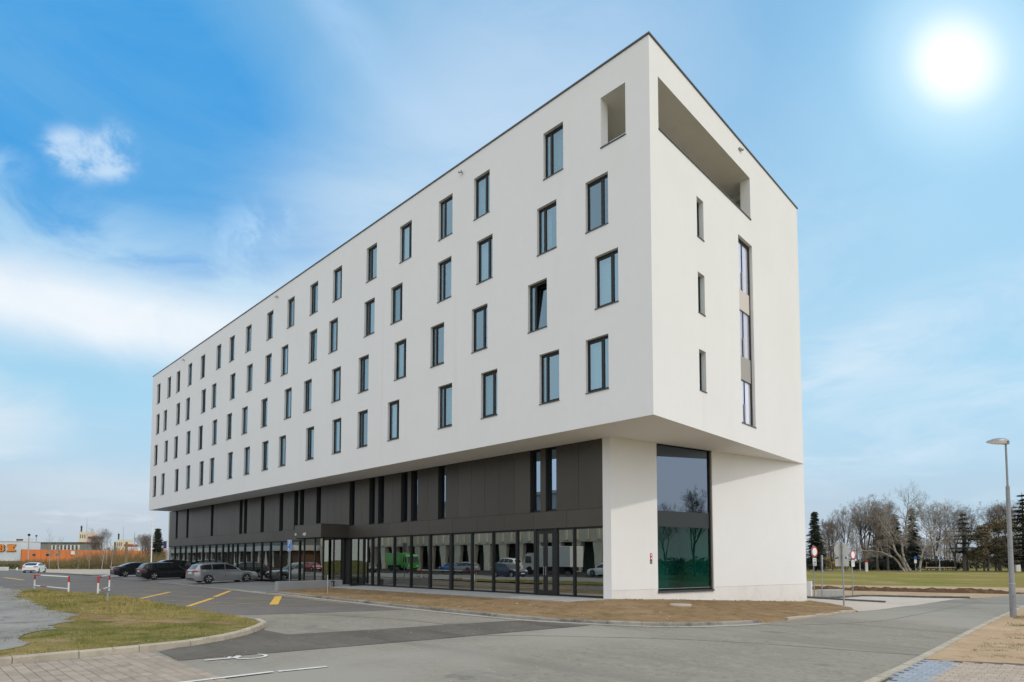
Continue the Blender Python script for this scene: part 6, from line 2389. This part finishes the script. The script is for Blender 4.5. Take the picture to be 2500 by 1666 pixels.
# ------------------------------------------------------------------ what the shopfront mirrors: across the road
t = thing('concrete_hall', 'pale board-marked concrete hall on leaning piers across the road, mirrored in the shopfront', 'building', (-118, -50, -.25))
bl = 88
MB().box(0, -16, 4.6, bl, 0, 12.4).build('upper_wall', M['concrete'], t)
MB().box(0, -14, -.2, bl, -3.2, 4.59).build('recessed_wall', mat('recess_wall', (.085, .08, .075), .9), t)
MB().box(-.4, -16.2, 12.402, bl + .4, .3, 12.9).build('roof_edge', M['concrete'], t)
for k in range(23):
    x = k * 4.0
    m_ = MB()
    m_.prism([(x - .9, 4.6), (x + .9, 4.6), (x + .45, 0), (x - .45, 0)], lambda p: (p[0], -.1, p[1]), lambda p: (p[0], -1.0, p[1]))
    m_.build('pier', M['concrete'], t)
for k in range(44):
    MB().box(k * 2.0 + .1, .002, 4.9, k * 2.0 + .55, .35, 11.2).build('fin', M['concrete'], t)
for k in range(22):
    MB().box(k * 4.0 + 1.1, -3.199, .5, k * 4.0 + 3.0, -3.14, 3.6).build('window', M['car_glass'], t)
t = thing('long_pavilion', 'long low pavilion with a white roof band across the road, mirrored in the shopfront', 'building', (-232, -41, -.25))
MB().box(0, -12, 4.0, 112, 0, 5.2).build('roof_band', M['far_white'], t)
MB().box(1, -11, -.2, 111, -1.5, 3.999).build('wall', mat('brick_wall', (.20, .10, .06), .9), t)
MB().box(2, -11, 5.201, 111, -.8, 10.5).build('upper_wall', M['far_grey'], t)
for k in range(28):
    MB().box(k * 4 + .4, -.5, -.2, k * 4 + .7, -.2, 3.999).build('post', M['far_white'], t)
for k in range(27):
    MB().box(k * 4 + 1.2, -1.499, 1.2, k * 4 + 4.0, -1.45, 3.2).build('window', M['car_glass'], t)


def lorry(name, label, loc, rz, boxm, cabm, ln=8.5, h=3.5):
    t = thing(name, label, 'lorry', loc, rz, 'lorries across the road')
    MB().bbox(-ln / 2, -1.22, .95, ln / 2 - 2.3, 1.22, h, .04).build('box_body', boxm, t)
    m_ = MB()
    x0 = ln / 2 - 2.2
    m_.prism([(x0, .5), (x0 + 2.1, .5), (x0 + 2.15, 1.3), (x0 + 1.75, 2.45), (x0 + 1.3, 2.75), (x0, 2.75)], lambda p: (p[0], -1.1, p[1]), lambda p: (p[0], 1.1, p[1]))
    m_.build('cab', cabm, t)
    MB().prism([(x0 + 2.165, 1.36), (x0 + 1.80, 2.36), (x0 + 1.74, 2.34), (x0 + 2.10, 1.34)], lambda p: (p[0], -1.0, p[1]), lambda p: (p[0], 1.0, p[1])).build('windscreen', M['car_glass'], t)
    for s in (1, -1):
        MB().box(x0 + .7, s * 1.101, 1.4, x0 + 1.7, s * 1.12, 2.3).build('window', M['car_glass'], t)
        for x in (-ln / 2 + 1.5, x0 + 1.1):
            MB().lathe([(.3, -.14), (.48, -.14), (.48, .14), (.3, .14)], 20, axis='Y').build('wheel', M['tyre'], t, loc=(x, s * 1.0, .48))
        MB().box(x0 + 2.1, s * .6, .75, x0 + 2.17, s * .95, .95).build('headlight', M['headlamp'], t)
    MB().box(-ln / 2 + .2, -.6, .5, x0, .6, .93).build('chassis', M['black'], t)
    return t


lorry('lorry', 'white box lorry parked across the road, mirrored in the shopfront', (-39, -36, -.25), math.radians(184), M['far_white'], M['far_white'])
lorry('lorry', 'bright green box lorry parked across the road, mirrored in the shopfront', (-74, -38, -.25), math.radians(8), M['green_car'], M['green_car'], 7.5, 3.0)
make_car('blue_car', 'coupe', 4.3, 1.8, 1.42, 'blue_car', 'light blue car parked across the road, mirrored in the shopfront', (-60, -37, -.25), math.radians(175))
make_car('navy_car', 'estate', 4.4, 1.8, 1.55, 'navy_car', 'dark blue car on the road opposite, mirrored in the shopfront', (-33.5, -22.5, -.25), math.radians(5))
make_car('small_white_car', 'suv', 4.2, 1.78, 1.5, 'white_car', 'small white car parked across the road, mirrored in the shopfront', (-28.5, -33, -.25), math.radians(178))
make_car('red_car', 'coupe', 4.2, 1.78, 1.42, 'red_car', 'red car parked across the road, mirrored in the shopfront', (-84, -30, -.25), math.radians(2))
make_car('white_van', 'suv', 4.9, 1.95, 2.1, 'white_car', 'tall white van parked across the road, mirrored in the shopfront', (-49, -38, -.25), math.radians(182), 'van')
make_car('grey_car', 'estate', 4.6, 1.82, 1.48, 'silver', 'silver estate parked far across the road, mirrored in the shopfront', (-53, -33.5, -.25), math.radians(176))
make_car('dark_car', 'sedan', 4.6, 1.82, 1.46, 'charcoal', 'dark saloon on the road opposite, mirrored in the shopfront', (-66, -25.5, -.25), math.radians(3))
# trees mirrored in the tall end window
bare('c', 3300, 46, 'bare tree east of the road, mirrored in the tall end window', .8, 1.3, group='trees east of the road')
for k, (x, y) in enumerate(((40, 26), (46, 40), (52, 30), (60, 44), (58, 22), (70, 36))):
    t = thing('bare_tree', 'bare tree east of the road, %s' % ('nearest the road', 'taller one behind the nearest', 'beyond the nearest two', 'at the far back left', 'at the right of the clump', 'farthest from the road')[k], 'tree', (x, y, -.63), k * 1.3, 'trees east of the road')
    key = 'abcd'[k % 4]
    t.scale = (.72, .72, .72)
    link('trunk', MESH[key][0], t)
    link('crown', MESH[key][1], t)
# unseen hedge added east of the road to darken the tall end window
mb = MB()
r_ = random.Random(91)
for k in range(70):
    a = k / 70
    x, y = 34 + 52 * a + r_.uniform(-1, 1), 58 - 46 * a + r_.uniform(-1, 1)
    clump(mb, r_, (x, y, .6), 1.3, 1.3, 1.5, 110, .22)
o = mb.build('added_hedge', M['yew'], fix=False)
tag(o, kind='stuff')
# teal chairs inside
for k, (x, y) in enumerate(((-4.4, 3.6), (-5.6, 3.9), (-7.0, 3.4))):
    q = thing('teal_chair', 'teal upholstered chair inside the shopfront, %s the dark corner' % ('nearest' if k == 0 else ('second from' if k == 1 else 'third from')), 'chair', (x, y, 0), k * .8, 'teal chairs behind the glass')
    MB().bbox(-.26, -.26, .40, .26, .26, .50, .03).build('seat', M['teal'], q)
    MB().bbox(-.26, .20, .501, .26, .28, .92, .03).build('backrest', M['teal'], q)
    for sx in (-.22, .22):
        for sy in (-.22, .22):
            MB().tube([(sx, sy, .40), (sx * 1.1, sy * 1.1, 0)], .016, 6).build('leg', M['steel'], q)
